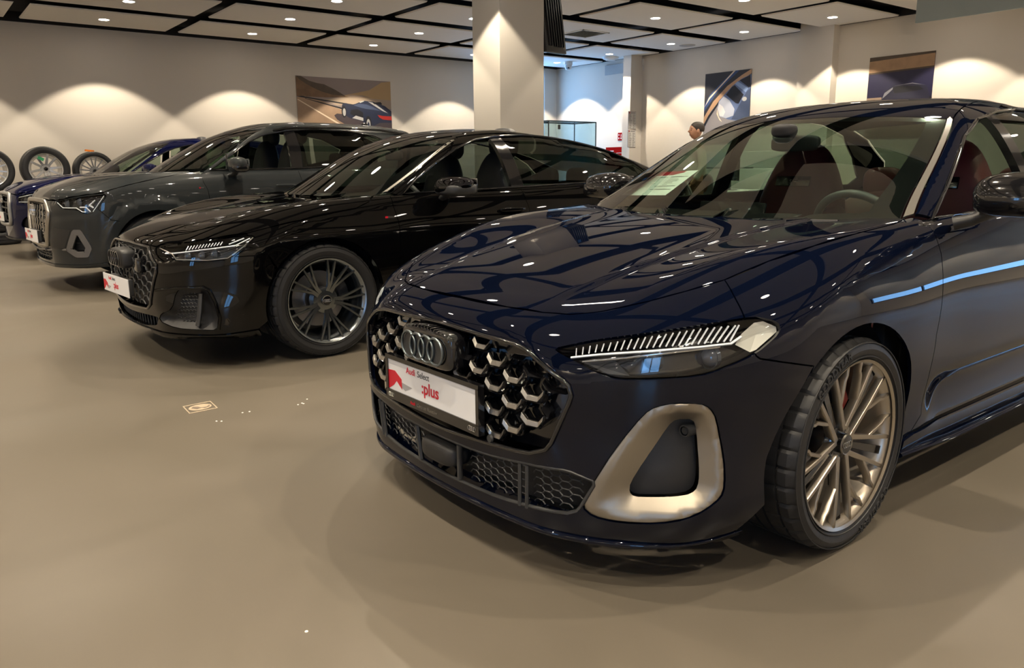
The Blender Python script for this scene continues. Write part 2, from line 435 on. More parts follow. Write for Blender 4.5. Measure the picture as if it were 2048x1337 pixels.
# ---------------------------------------------------------------- the hall
WALL = mat('wall_plaster', (.68, .63, .565), .85, noise=(1.5, .02))
CEILW = mat('ceiling_panel_white', (.88, .85, .80), .8)
BLACK = mat('plenum_black', (.008, .008, .009), .9)
def floor_mat():
    m = mat('floor_resin', (.115, .098, .076), .34, spec=.42); nt = m.node_tree; b = nt.nodes['Principled BSDF']
    tc = nt.nodes.new('ShaderNodeTexCoord'); n = nt.nodes.new('ShaderNodeTexNoise'); n.inputs['Scale'].default_value = .9; n.inputs['Detail'].default_value = 8; n.inputs['Roughness'].default_value = .6; n.inputs['Distortion'].default_value = .8
    r = nt.nodes.new('ShaderNodeValToRGB'); r.color_ramp.elements[0].position = .3; r.color_ramp.elements[0].color = (.100, .086, .066, 1); r.color_ramp.elements[1].position = .72; r.color_ramp.elements[1].color = (.128, .109, .085, 1)
    nt.links.new(tc.outputs['Object'], n.inputs['Vector']); nt.links.new(n.outputs['Fac'], r.inputs[0]); nt.links.new(r.outputs[0], b.inputs['Base Color'])
    r2 = nt.nodes.new('ShaderNodeMapRange'); r2.inputs[3].default_value = .26; r2.inputs[4].default_value = .44; nt.links.new(n.outputs['Fac'], r2.inputs[0]); nt.links.new(r2.outputs[0], b.inputs['Roughness'])
    return m
XL, XR, YF, YB, ZC = -7.0, 13.8, -5.6, 16.08, 3.6
def structure(name, mb, m, **k): o = mb.build(name, m, None, smooth=False, **k); o['kind'] = 'structure'; return o
structure('floor', MB().box(((XL+XR)/2, (YF+YB)/2, -.05), (XR-XL+.6, YB-YF+.6, .1)), floor_mat())
def wall_with_openings(name, axis, pos, a0, a1, holes, th=.2):
    """holes: (lo, hi, z0, z1) along the wall"""
    mb = MB(); xs = sorted({a0, a1, *[h_[0] for h_ in holes], *[h_[1] for h_ in holes]})
    for s0, s1 in zip(xs, xs[1:]):
        hh = [h_ for h_ in holes if h_[0] <= s0+1e-6 and h_[1] >= s1-1e-6]; zs = [(0, 3.9)] if not hh else [(0, hh[0][2]), (hh[0][3], 3.9)]
        for z0, z1 in zs:
            if z1-z0 < .01: continue
            c, d = (s0+s1)/2, s1-s0
            if axis == 'x': mb.box((pos, c, (z0+z1)/2), (th, d, z1-z0))
            else: mb.box((c, pos, (z0+z1)/2), (d, th, z1-z0))
    return structure(name, mb, WALL)
wall_with_openings('wall_back', 'y', YB+.1, XL-.2, XR+.2, [(11.6, 13.40, .1, 3.55)])
WR = wall_with_openings('wall_right', 'x', XR+.1, YF-.2, YB+.2, [(-5.2, -.6, .9, 3.3)])
wall_with_openings('wall_front', 'y', YF-.1, XL-.2, XR+.2, [(-5.5, -3.6, .5, 3.2)])
wall_with_openings('wall_left', 'x', XL-.1, YF-.2, YB+.2, [(1.7, 2.5, .9, 2.7)])
GLZ = glass('window_pane', (.93, .97, 1.), 1.)
FRM = mat('window_frame_grey', (.12, .125, .13), .4, .3)
def window(n, axis, pos, lo, hi, z0, z1, parts=2):
    mb = MB(); w = .06
    def bx(a0, a1, b0, b1):
        c = ((a0+a1)/2, (b0+b1)/2)
        mb.box((pos, c[0], c[1]) if axis == 'x' else (c[0], pos, c[1]), (.08, a1-a0, b1-b0) if axis == 'x' else (a1-a0, .08, b1-b0))
    bx(lo, hi, z0, z0+w); bx(lo, hi, z1-w, z1); bx(lo, lo+w, z0, z1); bx(hi-w, hi, z0, z1)
    for k in range(1, parts): q = lo+(hi-lo)*k/parts; bx(q-w/2, q+w/2, z0, z1)
    fr = structure('window_%d' % n, mb, FRM)
    g = MB().box((pos, (lo+hi)/2, (z0+z1)/2) if axis == 'x' else ((lo+hi)/2, pos, (z0+z1)/2), (.006, hi-lo-.04, z1-z0-.04) if axis == 'x' else (hi-lo-.04, .006, z1-z0-.04)).build('pane', GLZ, fr, smooth=False)
    # daylight portal (guides sampling of the sky through this opening)
    l = bpy.data.lights.new('portal', 'AREA'); l.shape = 'RECTANGLE'; l.size = hi-lo; l.size_y = z1-z0; l.cycles.is_portal = True
    o = bpy.data.objects.new('portal', l); C.objects.link(o); inw = {'x': 1 if pos < 0 else -1, 'y': 1 if pos < 0 else -1}[axis]
    o.location = (pos-inw*.12, (lo+hi)/2, (z0+z1)/2) if axis == 'x' else ((lo+hi)/2, pos-inw*.12, (z0+z1)/2)
    d = Vector((inw, 0, 0)) if axis == 'x' else Vector((0, inw, 0)); o.rotation_euler = d.to_track_quat('-Z', 'Z').to_euler()
window(1, 'y', YB+.1, 11.6, 13.40, .1, 3.55, 2)
window(2, 'y', YF-.1, -5.5, -3.6, .5, 3.2, 2)
window(3, 'x', XL-.1, 1.7, 2.5, .9, 2.7, 2)
window(4, 'x', XR+.1, -5.2, -.6, .9, 3.3, 3)  # unseen window, added so the front saloon door reflects bright daylight
BL = bpy.data.materials.new('added_blind_cloth'); BL.use_nodes = True; _n = BL.node_tree; _n.nodes.remove(_n.nodes['Principled BSDF'])
_t = _n.nodes.new('ShaderNodeBsdfTranslucent'); _t.inputs[0].default_value = (.62, .44, .33, 1); _d = _n.nodes.new('ShaderNodeBsdfDiffuse'); _d.inputs[0].default_value = (.6, .6, .58, 1); _x = _n.nodes.new('ShaderNodeMixShader'); _x.inputs[0].default_value = .5
_n.links.new(_t.outputs[0], _x.inputs[1]); _n.links.new(_d.outputs[0], _x.inputs[2]); _n.links.new(_x.outputs[0], _n.nodes['Material Output'].inputs[0])
tag(MB().box((XR-.03, -2.9, 2.38), (.004, 4.6, 1.85)).build('added_blind', BL, None, smooth=False), 'pale roller blind added out of view so the front saloon door mirrors something bright', 'blind')  # blind added as a pale bright surface for the door paint to mirror
# pilasters on the right wall
structure('trim_1', MB().box((13.62, 13.2, 1.9), (.40, .24, 3.8)), WALL)
structure('trim_2', MB().box((13.72, 8.62, 1.9), (.24, .68, 3.8)), WALL)
# suspended ceiling: black plenum with white rafts, cut out where the lamps sit
cb = MB(); cb.box(((XL+XR)/2, (YF+YB)/2, 3.80), (XR-XL+.6, YB-YF+.6, .08)); cb.box(((XL+XR)/2, YB-.02, 3.70), (XR-XL, .04, .20)); cb.box((XR-.02, (YF+YB)/2, 3.70), (.04, YB-YF, .20)); cb.cur = 1
PX0, PXP, PXW = 1.94, 2.48, 2.27
PY0, PYP, PYW = 14.34, 1.785, 1.38
LAMPS = []
for k in range(-4, 5):
    for j in range(0, 12):
        x0, y0 = PX0+PXP*k, PY0-PYP*j; x1, y1 = min(x0+PXW, XR-.045), y0+PYW
        if x1 < XL+.3 or y1 < YF+.2: continue
        x0 = max(x0, XL); y0 = max(y0, YF)
        z, r = ZC, .012
        cb.cur = 1
        cb.add([(x0, y0, z+.02), (x1, y0, z+.02), (x1, y1, z+.02), (x0, y1, z+.02), (x0+r, y0+r, z), (x1-r, y0+r, z), (x1-r, y1-r, z), (x0+r, y1-r, z)], [(4, 5, 6, 7), (0, 1, 5, 4), (1, 2, 6, 5), (2, 3, 7, 6), (3, 0, 4, 7)])
        cb.cur = 0; cb.add([(x0, y0, z+.030), (x1, y0, z+.030), (x1, y1, z+.030), (x0, y1, z+.030), (x0, y0, z+.02), (x1, y0, z+.02), (x1, y1, z+.02), (x0, y1, z+.02)], [(0, 1, 5, 4), (1, 2, 6, 5), (2, 3, 7, 6), (3, 0, 4, 7), (0, 1, 2, 3)])
        LAMPS.append((k, j, PX0+PXP*k+PXW/2 if k < 4 else 12.93, PY0-PYP*j+PYW/2+.03))
cl = cb.build('ceiling', [BLACK, CEILW, CEILW], None, smooth=False); cl['kind'] = 'structure'
# free-standing column
CW = mat('column_paint', (.60, .565, .51), .8)
col = MB().box((6.465, 8.49, 1.88), (.71, .58, 3.76)).build('column', CW, None, smooth=False, bev=.006)
tag(col, 'square off-white column rising to the ceiling behind the black fastback', 'column'); col['kind'] = 'structure'; col.name = 'trim_3'
for k_ in ('label', 'category'): del col[k_]

# ---------------------------------------------------------------- downlights
LWHITE = mat('lamp_trim_white', (.8, .8, .78), .4)
LGLOW = mat('lamp_glow', (1, .93, .82), .4, emit=34., ecol=(1, .90, .78))
SPOT = bpy.data.lights.new('downlight_beam', 'SPOT'); SPOT.energy = 205; SPOT.color = (1, .86, .66); SPOT.spot_size = math.radians(99.5); SPOT.spot_blend = .16; SPOT.shadow_soft_size = .022
NAMES = {}
def lamp_label(k, j):
    cols = {0: 'first', 1: 'second', 2: 'third', 3: 'fourth', 4: 'last'}
    if (k, j) in VISIBLE: return VISIBLE[(k, j)]
VISIBLE = {
 (0, 0): 'leftmost lit downlight by the back wall, above the leaning alloy wheels',
 (1, 0): 'lit round downlight by the back wall, second from the tyre corner',
 (2, 0): 'lit round downlight by the back wall directly over the coast road poster',
 (3, 0): 'lit round downlight by the back wall cut off by the left edge of the column',
 (4, 0): 'lit round downlight just above the white dome camera',
 (0, 1): 'lit round downlight at the top edge of the photo, left third',
 (1, 1): 'lit round downlight in the second row above the grey SUV',
 (2, 1): 'lit round downlight in the second row, just left of the column',
 (4, 1): 'lit round downlight right of the column beside the flat smoke detector in the far corner',
 (1, 2): 'lit round downlight touching the top edge just left of the column',
 (4, 2): 'lit round downlight by the right wall beside the round ceiling speaker',
 (3, 3): 'lit round downlight in the panel just right of the hanging black monitor',
 (4, 3): 'lit round downlight by the right wall over the gap between the two tall posters',
 (3, 4): 'lit round downlight cut by the top edge above the right wall posters',
 (4, 4): 'lit round downlight in front of the white wall pilaster'}
lamp0 = None
for k, j, x, y in LAMPS:
    if (k, j) in ((3, 2), (3, 1)): continue
    if k == 2 and j == 4: pass
    if lamp0 is None:
        lamp0 = empty('ceiling_downlight', (x, y, ZC))
        MB().lathe([(.075, .0), (.095, -.004), (.1, 0)], (0, 0, 0), 'z', 28).build('trim_ring', LWHITE, lamp0)
        MB().lathe([(.0001, -.003), (.076, -.003)], (0, 0, 0), 'z', 28).build('glowing_disc', LGLOW, lamp0, smooth=False)
        lo = bpy.data.objects.new('beam', SPOT); C.objects.link(lo); lo.parent = lamp0; lo.location = (0, 0, -.03)
        o = lamp0
    else:
        o = copy_tree_pending = lamp0.copy(); C.objects.link(o); o.location = (x, y, ZC)
        for ch in lamp0.children:
            c = ch.copy(); C.objects.link(c); c.parent = o
    if (k, j) in VISIBLE: tag(o, VISIBLE[(k, j)], 'ceiling light')
    else: tag(o, 'lit round downlight outside the photo, mirrored in the car paint', 'ceiling light')
    o['group'] = 'recessed downlights in the ceiling rafts'
# ---------------------------------------------------------------- shared car parts
RUB = mat('tyre_rubber', (.012, .012, .013), .55, bump=(60, .2))
GBLK = mat('gloss_black', (.006, .006, .007), .12, coat=.6)
MBLK = mat('matt_black_plastic', (.012, .012, .013), .5, bump=(300, .15))
DGRY = mat('dark_grey_plastic', (.03, .031, .033), .45)
CHR = mat('chrome', (.75, .76, .78), .08, 1.)
SATIN = mat('satin_silver', (.42, .40, .37), .32, 1.)
BRZ = mat('satin_bronze_silver', (.33, .295, .245), .42, .9)
CABIN = mat('cabin_black', (.014, .014, .016), .7)
LEDW = mat('lamp_white_guide', (.75, .78, .82), .25, coat=.5)
LENS = glass('lamp_lens', (.93, .95, .97), 1.1)
REDT = mat('brake_red', (.45, .01, .012), .35, coat=.5)
DISC = mat('brake_disc_steel', (.35, .35, .36), .35, 1.)
WHT = mat('plate_white', (.72, .72, .74), .35)
REDP = mat('print_red', (.52, .008, .025), .45)
GRYP = mat('print_grey', (.33, .33, .34), .45)
DRKP = mat('print_dark', (.05, .05, .055), .45)

def px_dom(pose, dom, pts):
    if not len(pts): return []
    return dom.inv(np.array([pose.hit(dom.f, u, v) for u, v in pts]))
def px3(pose, f, pts): return [pose.hit(f, u, v) for u, v in pts]

def rings4(mb, c, R, t, ax, up=(0, 0, 1), n=40):
    """four interlocked rings; ax is the direction of the row"""
    ax, up = Vector(ax), Vector(up)
    for k in range(4):
        q = Vector(c)+ax*((k-1.5)*R*1.24)
        mb.tube([q+ax*R*math.cos(2*PI*i/n)+up*R*math.sin(2*PI*i/n) for i in range(n)], t, 6, closed=True)

def flat_text(mb, txt, size, depth, fn, bold=0.):
    V, Fc = text_mesh(txt, size, depth, bold)
    if len(V): mb.add([fn(*v) for v in V], Fc)

def build_plate(parent, X, zc, hw=.26, hh=.057, yaw=0., holder=True, text=True, cover=.012, big=True):
    """show plate: white panel, red wedge, writing, black carrier. local x ahead is negative; row of text runs +y -> -y"""
    cs, sn = math.cos(yaw), math.sin(yaw)
    def W(u, v, h): return (X-h*cs+sn*u, -u*cs-h*sn*0, zc+v)       # u to the right as one reads it, v up
    def P(u, v, h): return (X-h*cs-u*sn, -u*cs, zc+v)
    pl = MB().prism([(-hw, -hh), (hw, -hh), (hw, hh), (-hw, hh)], 0, .004, P).build('licence_plate', WHT, parent, smooth=False)
    pl['label'] = 'white dealer plate with red wedge'
    if holder:
        mb = MB(); o, i_ = hw+.012, hw-.002
        b = -hh-.03
        mb.prism([(-o, b), (o, b), (o, hh+.012), (-o, hh+.012)], -.014, -.001, P)
        mb.prism([(-o, b), (o, b), (o, -hh+.004), (-o, -hh+.004)], -.001, .008, P)
        mb.prism([(-o, hh-.003), (o, hh-.003), (o, hh+.012), (-o, hh+.012)], -.001, .008, P)
        mb.prism([(-o, -hh), (-i_, -hh), (-i_, hh), (-o, hh)], -.001, .008, P); mb.prism([(i_, -hh), (o, -hh), (o, hh), (i_, hh)], -.001, .008, P)
        mb.build('plate_carrier', GBLK, pl, smooth=False)
    if text:
        e = .0046
        m = MB(); m.prism([(-hw+.002, -hh+.004), (-hw+.002, hh*.25), (-hw+.045, hh*.30), (-hw+.088, -hh*.1), (-hw+.09, -hh+.004+.012), (-hw+.055, -hh*.30), (-hw+.035, -hh*.62)], .004, e, P)
        m.build('red_wedge', REDP, pl, smooth=False)
        m = MB(); m.prism([(-hw+.09, -hh*.28), (-hw+.155, -hh*.38), (-hw+.11, -hh*.72), (-hw+.09, -hh*.6)], .004, e, P); m.build('grey_wedge', GRYP, pl, smooth=False)
        m = MB(); flat_text(m, 'Audi', .030, .0004, lambda x, y, z: P(x-.112, y+hh*.42, z+e), .012); m.build('red_word', REDP, pl, smooth=False); m = MB(); flat_text(m, ':plus', .056, .0004, lambda x, y, z: P(x+.005, y-hh*.42, z+e), .018)
        m.build('red_lettering', REDP, pl, smooth=False)
        m = MB(); flat_text(m, 'Select', .030, .0004, lambda x, y, z: P(x-.035, y+hh*.42, z+e)); m.build('dark_lettering', DRKP, pl, smooth=False)
        if holder:
            m = MB(); flat_text(m, 'Audi', .016, .0004, lambda x, y, z: P(x-.098, y-hh-.019, z+.0085)); m.build('carrier_red_lettering', REDP, pl, smooth=False)
            m = MB(); flat_text(m, 'Centrum Rzesz\u00f3w', .016, .0004, lambda x, y, z: P(x-.012, y-hh-.019, z+.0085))
            for s in (-1, 1):
                for k in range(4):
                    c0 = P(s*(hw-.022)+(k-1.5)*.0085, -hh-.013, .009); m.tube([(c0[0], c0[1]+.006*math.cos(a), c0[2]+.007*math.sin(a)) for a in np.linspace(0, 2*PI, 16, endpoint=False)], .0009, 4, closed=True)
            m.build('carrier_lettering', SATIN, pl, smooth=False)
    return pl

def tyre(parent, c, R, W, rim_r, side=-1, sipes=True, letters=None, seg=216, name='tyre'):
    """outer face looks to side*y"""
    h = R-rim_r; w = W/2
    prof = [(rim_r-.004, .80*w), (rim_r+.004, .93*w), (rim_r+.25*h, 1.0*w), (rim_r+.5*h, 1.03*w), (rim_r+.74*h, .985*w), (R-.010, .88*w), (R-.003, .80*w)]
    tread = []
    for t in (.70, .62, .56, .44, .38, .32, .2, .12, .06): tread.append(t)
    gro = {.62: 0, .56: 1, .50: 1, .44: 0, .14: 0, .10: 1, .04: 1, .0: 0}
    ts = [(.74, 0), (.60, 0), (.595, 1), (.535, 1), (.53, 0), (.20, 0), (.195, 1), (.125, 1), (.12, 0)]
    tp = [(R-.002 if not g else R-.009, t*w) for t, g in ts]
    full = prof+tp+[(r, -t) for r, t in tp[::-1]]+[(r, -t) for r, t in prof[::-1]]
    k = len(full); V = []
    for i in range(seg):
        a = 2*PI*i/seg; ca, sa = math.cos(a), math.sin(a)
        for j, (r, t) in enumerate(full):
            if sipes and 5 <= j < k-5 and i % 6 == 0 and abs(t) > .5*w: r = r-.006
            V.append((c[0]+r*ca, c[1]+side*t, c[2]+r*sa))
    Fc = [(i*k+j, i*k+j+1, ((i+1) % seg)*k+j+1, ((i+1) % seg)*k+j) for i in range(seg) for j in range(k-1)]
    mb = MB().add(V, Fc)
    # raised ribs on the sidewall
    for rr, th in ((rim_r+.012, .0016), (rim_r+.8*h, .0014)):
        mb.tube([(c[0]+rr*math.cos(a), c[1]+side*(w*1.0), c[2]+rr*math.sin(a)) for a in np.linspace(0, 2*PI, 96, endpoint=False)], th*1.6, 5, closed=True)
    if letters:
        for (txt, a0, size) in letters:
            V, Fc = text_mesh(txt, size, .0018, .02); rr = rim_r+.40*h
            if len(V):
                q = []
                for x, y, z in V:
                    r = rr+y; a = a0-x/rr*(1)
                    q.append((c[0]+r*math.cos(a)*1, c[1]+side*(w*1.035+z), c[2]+r*math.sin(a)))
                mb.add(q, Fc)
    return mb.build(name, RUB, parent, ang=24)

def rim_barrel(mb, c, r, W, side):
    w = W/2
    mb.lathe([(r-.004, side*w*.93), (r+.005, side*w*.97), (r+.006, side*w*.90), (r-.006, side*w*.84), (r-.018, side*w*.70), (r-.024, side*w*.3), (r-.05, -side*w*.2), (r-.05, -side*w*.9), (r, -side*w)], c, 'y', 96)

def spoke(mb, c, side, pts, ang, w0, w1, d_out, d_in, ytop=None):
    """pts: (radius, angle offset rad, y offset outwards); flat-topped bar following them"""
    n = len(pts); V = []
    for i, (r, da, yo) in enumerate(pts):
        t = i/(n-1); w = w0+(w1-w0)*t
        a = ang+da; p = Vector((r*math.cos(a), 0, r*math.sin(a)))
        i0, i1 = max(0, i-1), min(n-1, i+1)
        pa = Vector((pts[i0][0]*math.cos(ang+pts[i0][1]), 0, pts[i0][0]*math.sin(ang+pts[i0][1]))); pb = Vector((pts[i1][0]*math.cos(ang+pts[i1][1]), 0, pts[i1][0]*math.sin(ang+pts[i1][1])))
        tg = (pb-pa).normalized(); nn = Vector((-tg.z, 0, tg.x))
        top = side*yo; bot = side*(yo-(d_out+(d_in-d_out)*t))
        for s_, yy, ww in ((-1, bot, w*.75), (-1, top-side*.003, w), (-1, top, w-.0035), (1, top, w-.0035), (1, top-side*.003, w), (1, bot, w*.75)):
            q = p+nn*s_*ww/2; V.append((c[0]+q.x, c[1]+yy, c[2]+q.z))
    Fc = [(i*6+k, i*6+(k+1) % 6, (i+1)*6+(k+1) % 6, (i+1)*6+k) for i in range(n-1) for k in range(6)]
    Fc += [tuple(range(6)), tuple((n-1)*6+k for k in range(6))[::-1]]
    mb.add(V, Fc)

def wheel(parent, c, R, W, rr, style, side=-1, detail=True, letters=None, rimm=None, darkm=None, spin=0., seg=216, caliper=None, yaw=0., disc=True):
    """one road wheel: alloy rim with tyre, cap, disc and caliper"""
    rimm = rimm or SATIN; darkm = darkm or GBLK; o_ = c; c = (0, 0, 0)
    mb = MB(); rim_barrel(mb, c, rr, W, side); w = W/2; yo = w*.90
    rim = None; mb2 = MB(); A = 2*PI/5
    if style == 'w':                       # five V groups with inner branches, dark blades between
        for k in range(5):
            a = spin+k*A
            for s in (-1, 1):
                spoke(mb, c, side, [(.045, s*.05, yo-.020), (.1045, s*.326, yo-.014), (.1717, s*.401, yo-.008), (rr+.002, s*.44, yo-.003)], a, .019, .013, .03, .02)
                spoke(mb, c, side, [(.138, s*.375, yo-.012), (.160, s*.30, yo-.010), (rr-.048, s*.215, yo-.006), (rr-.034, s*.165, yo-.005), (rr+.002, s*.15, yo-.003)], a, .013, .011, .03, .02)
            spoke(mb2, c, side, [(.05, 0, yo-.034), (.14, .0, yo-.026), (rr-.01, 0, yo-.018)], a+A/2, .020, .030, .03, .03)
        mb2.lathe([(.0, side*(yo-.03)), (.06, side*(yo-.03)), (.075, side*(yo-.05)), (.075, side*(yo-.09))], c, 'y', 40)
    elif style == 'v':                     # five groups of twin ribs
        for k in range(5):
            a = spin+k*A
            for s in (-1, 1):
                for t, e in ((.10, .19), (.24, .40)):
                    spoke(mb, c, side, [(.05, s*t*1.3, yo-.03), (.10, s*(t*.8+.02), yo-.022), (.17, s*(e*.80), yo-.012), (rr+.002, s*e, yo-.004)], a, .018, .014, .03, .022)
        mb.lathe([(.0, side*(yo-.028)), (.05, side*(yo-.026)), (.082, side*(yo-.034)), (.085, side*(yo-.09))], c, 'y', 40)
    elif style == 'ten':                   # ten flat blades in pairs
        for k in range(10):
            a = spin+k*PI/5+(.05 if k % 2 else -.05)
            spoke(mb, c, side, [(.04, 0, yo-.03), (.11, 0, yo-.02), (rr*.8, 0, yo-.008), (rr, 0, yo-.006)], a, .042, .034, .03, .02)
        mb.lathe([(.0, side*(yo-.028)), (.06, side*(yo-.026)), (.08, side*(yo-.05))], c, 'y', 32)
    elif style == 'fan':                   # fifteen thin blades
        for k in range(15):
            spoke(mb, c, side, [(.05, 0, yo-.03), (.12, .02, yo-.02), (rr, .0, yo-.006)], spin+k*2*PI/15+(.06 if k % 3 == 0 else 0), .022, .024, .03, .02)
        mb.lathe([(.0, side*(yo-.028)), (.06, side*(yo-.026)), (.08, side*(yo-.05))], c, 'y', 32)
    rim = mb.build('wheel', rimm, parent, ang=50); rim.location = o_; rim.rotation_euler = (0, 0, yaw)
    if len(mb2.v): mb2.build('dark_blades', darkm, rim, ang=50)
    tyre(rim, c, R, W, rr+.004, side, sipes=detail, letters=letters, seg=seg)
    cap = MB().lathe([(.0, side*(yo-.008)), (.028, side*(yo-.010)), (.031, side*(yo-.014)), (.031, side*(yo-.05))], c, 'y', 32).build('centre_cap', GBLK, rim)
    if detail:
        m = MB(); m.lathe([(.029, side*(yo-.0095)), (.0315, side*(yo-.009)), (.0325, side*(yo-.014))], c, 'y', 32)
        rings4(m, (c[0], c[1]+side*(yo-.0085), c[2]), .0085, .0011, (-side*0-1, 0, 0), n=20); m.build('cap_emblem', SATIN, rim)
        m = MB()
        for k in range(5):
            a = spin+k*A+A/2; q = (c[0]+.056*math.cos(a), c[1]+side*(yo-.06), c[2]+.056*math.sin(a)); m.lathe([(.0, side*.03), (.009, side*.03), (.011, 0)], q, 'y', 8)
        m.build('wheel_bolts', DGRY, rim)
    if disc:
        m = MB(); m.lathe([(.06, -side*w*.12), (.075, -side*w*.05), (.10, -side*w*.05), (.10, -side*w*.18), (.178, -side*w*.18), (.178, -side*w*.45), (.06, -side*w*.45)], c, 'y', 64); m.build('brake_disc', DISC, rim)
        m = MB(); a0 = .25
        m.lathe([(.125, side*w*.12), (.195, side*w*.10), (.20, -side*w*.6), (.12, -side*w*.6)], c, 'y', 12, a0-.42, a0+.42); m.build('brake_caliper', caliper or DGRY, rim)
    return rim

def superell(mb, c, r, e=2.6, n=28, m=18, taper=None):
    V = []
    def sp(v, p): return math.copysign(abs(v)**p, v)
    q = 2/e
    for i in range(m+1):
        th = -PI/2+PI*i/m
        for k in range(n):
            ph = 2*PI*k/n
            x, y, z = sp(math.cos(th), q)*sp(math.cos(ph), q), sp(math.cos(th), q)*sp(math.sin(ph), q), sp(math.sin(th), q)
            if taper: x, y, z = taper(x, y, z)
            V.append((c[0]+x*r[0], c[1]+y*r[1], c[2]+z*r[2]))
    Fc = [(i*n+k, i*n+(k+1) % n, (i+1)*n+(k+1) % n, (i+1)*n+k) for i in range(m) for k in range(n)]
    return mb.add(V, Fc)

def seat(parent, x, y, z, m, insert=None, name='front_seat', headrest=False, mirror=1):
    """bucket seat facing -x"""
    mb = MB()
    def tp(X, Y, Z): return X+(.25*Z), Y*(1-.28*max(0, Z)**2), Z
    superell(mb, (x+.28, y, z+.42), (.11, .25, .44), 3.2, taper=lambda X, Y, Z: (X+.9*(Z+1)*.5, Y*(1-.50*max(0, Z-.2)), Z))
    superell(mb, (x, y, z+.02), (.30, .25, .10), 3.4)
    for s in (-1, 1): superell(mb, (x+.24, y+s*.22, z+.28), (.13, .06, .26), 2.6, taper=lambda X, Y, Z: (X+.5*(Z+1)*.5, Y, Z))
    st = mb.build(name, m, parent, ang=60)
    if headrest: superell(MB(), (x+.43, y, z+.92), (.07, .15, .12), 3.).build('headrest', m, st, ang=60)
    if insert:
        MB().box((x+.262, y, z+.66), (.03, .20, .055), Matrix.Rotation(.25, 3, 'Y')).build('seat_badge', insert, st, bev=.004)
        t = MB(); flat_text(t, 'S', .03, .001, lambda a, b, e: (x+.244-e+.25*b, y-a*1+.01, z+.65+b)); t.box((x+.245, y-.045, z+.66), (.002, .07, .003)); t.build('seat_badge_lettering', SATIN, st, smooth=False)
    return st

def steering_wheel(parent, c, R=.18, tilt=.45):
    mb = MB(); Rm = Matrix.Rotation(-tilt, 3, 'Y')
    mb.tube([Vector(c)+Rm @ Vector((0, R*math.cos(a), R*.94*math.sin(a))) for a in np.linspace(0, 2*PI, 40, endpoint=False)], .017, 10, closed=True)
    for a in (0, PI, -PI/2): mb.tube([Vector(c)+Rm @ Vector((-.02, .03*math.cos(a), .03*math.sin(a))), Vector(c)+Rm @ Vector((0, R*.96*math.cos(a), R*.92*math.sin(a)))], .014, 8)
    superell(mb, (c[0]-.02, c[1], c[2]), (.035, .07, .055), 3)
    return mb.build('steering_wheel', DGRY, parent, ang=60)

def mirror_unit(parent, x, y, z, m, sgn=-1, r=(.085, .12, .072), capm=None, name='side_mirror', stalk=.10, stripe=None):
    mb = MB()
    superell(mb, (x, y, z), r, 2.6, taper=lambda X, Y, Z: (X*(1-.12*Y*sgn)+.12*Z*(X < 0), Y, Z*(1-.10*(Y*sgn))*(1 if Z < 0 else 1)))
    # keep upper half only as painted cap
    o = mb.build(name, m, parent, ang=60)
    lo = MB(); superell(lo, (x+.004, y, z-.024), (r[0]*.985, r[1]*.99, r[2]*.74), 3.2); lo.build('mirror_lower_shell', GBLK if stripe is None else stripe, o, ang=60)
    st = MB(); st.tube([(x+.01, y-sgn*r[1]*.55, z-.05), (x+.0, y-sgn*(r[1]*.9+stalk*.4), z-.09), (x-.02, y-sgn*(r[1]+stalk), z-.105)], [.03, .034, .04], 12, sy=.6); st.build('mirror_stalk', MBLK, o, ang=60)
    gl = MB().box((x+r[0]*.86, y, z+.0), (.004, r[1]*1.6, r[2]*1.45)).build('mirror_glass', CHR, o, bev=.001)
    return o
# ---- saloon in front (dark blue)
A5F = dict(len=4.83, kf=.16, rc=.45, rr=.35, kr=.14,
    fz=([.1, .15, .2, .3, .4, .5, .58, .675, .72, .76, .82, .95], [.035, .02, .015, .01, 0, -.005, 0, .018, .045, .09, .2, .5]),
    wx=([0, .3, .6, .9, 1.3, 3., 4.0, 4.8], [.86, .895, .918, .93, .93, .93, .925, .88]),
    sz=([.12, .18, .25, .35, .45, .6, .7, .78, .84, .9, 1.0], [-.09, -.05, -.03, -.035, -.022, -.002, 0, -.006, -.022, -.045, -.09]),
    gz=([.2, .4, .6, .8, 1.0], [.12, .03, 0, .03, .1]),
    rt=([0, .25, .5, 1.2, 1.6, 5], [.04, .06, .09, .07, .035, .035]),
    bot=([0, .3, .55, 1.2, 4.8], [.128, .128, .105, .19, .2]))
def a5_top(x, a):
    c = fit([0, .05, .13, .2, .44, .66, .95, 1.17, 1.3, 1.6, 4.0, 4.8], [.69, .715, .765, .79, .836, .88, .928, .955, .966, .985, 1.0, .98], x, 1.9)
    fr = fit([0, .1, .27, .41, .53, .7, .93, 1.18, 1.42, 1.7, 3.0, 4.0, 4.8], [.60, .67, .785, .86, .9, .932, .96, .982, 1.0, 1.005, 1.02, 1.03, 1.0], x, 1.9)
    k = sstep((x-.12)/.25)
    t = np.maximum((a-.30)/.46, 0); g = t*t*(3-2*t); ac = .32+.13*(x-.15)
    return c+(fr-c)*g+.012*np.exp(-(a/.50)**2)*k-.008*k*sstep((a-ac)/.05)-.6*np.maximum(a-.76, 0)**2
A5F['top'] = a5_top
def a5_extra(x, a, z):
    arch = .012*sstep((.80-np.abs(x-.9))/.60)*sstep((z-.2)/.3)*sstep((1.0-z)/.45)
    rear = .016*sstep((.6-np.abs(x-3.8))/.3)*sstep((1.0-z)/.3)
    low = -.02*sstep((.5-z)/.12)*sstep((x-1.35)/.25)*sstep((3.3-x)/.25)*sstep((z-.22)/.1)
    lip = .062*sstep((.52-z)/.22)*sstep((.6-x)/.4)
    return arch+rear+low+lip
A5F['extra'] = a5_extra
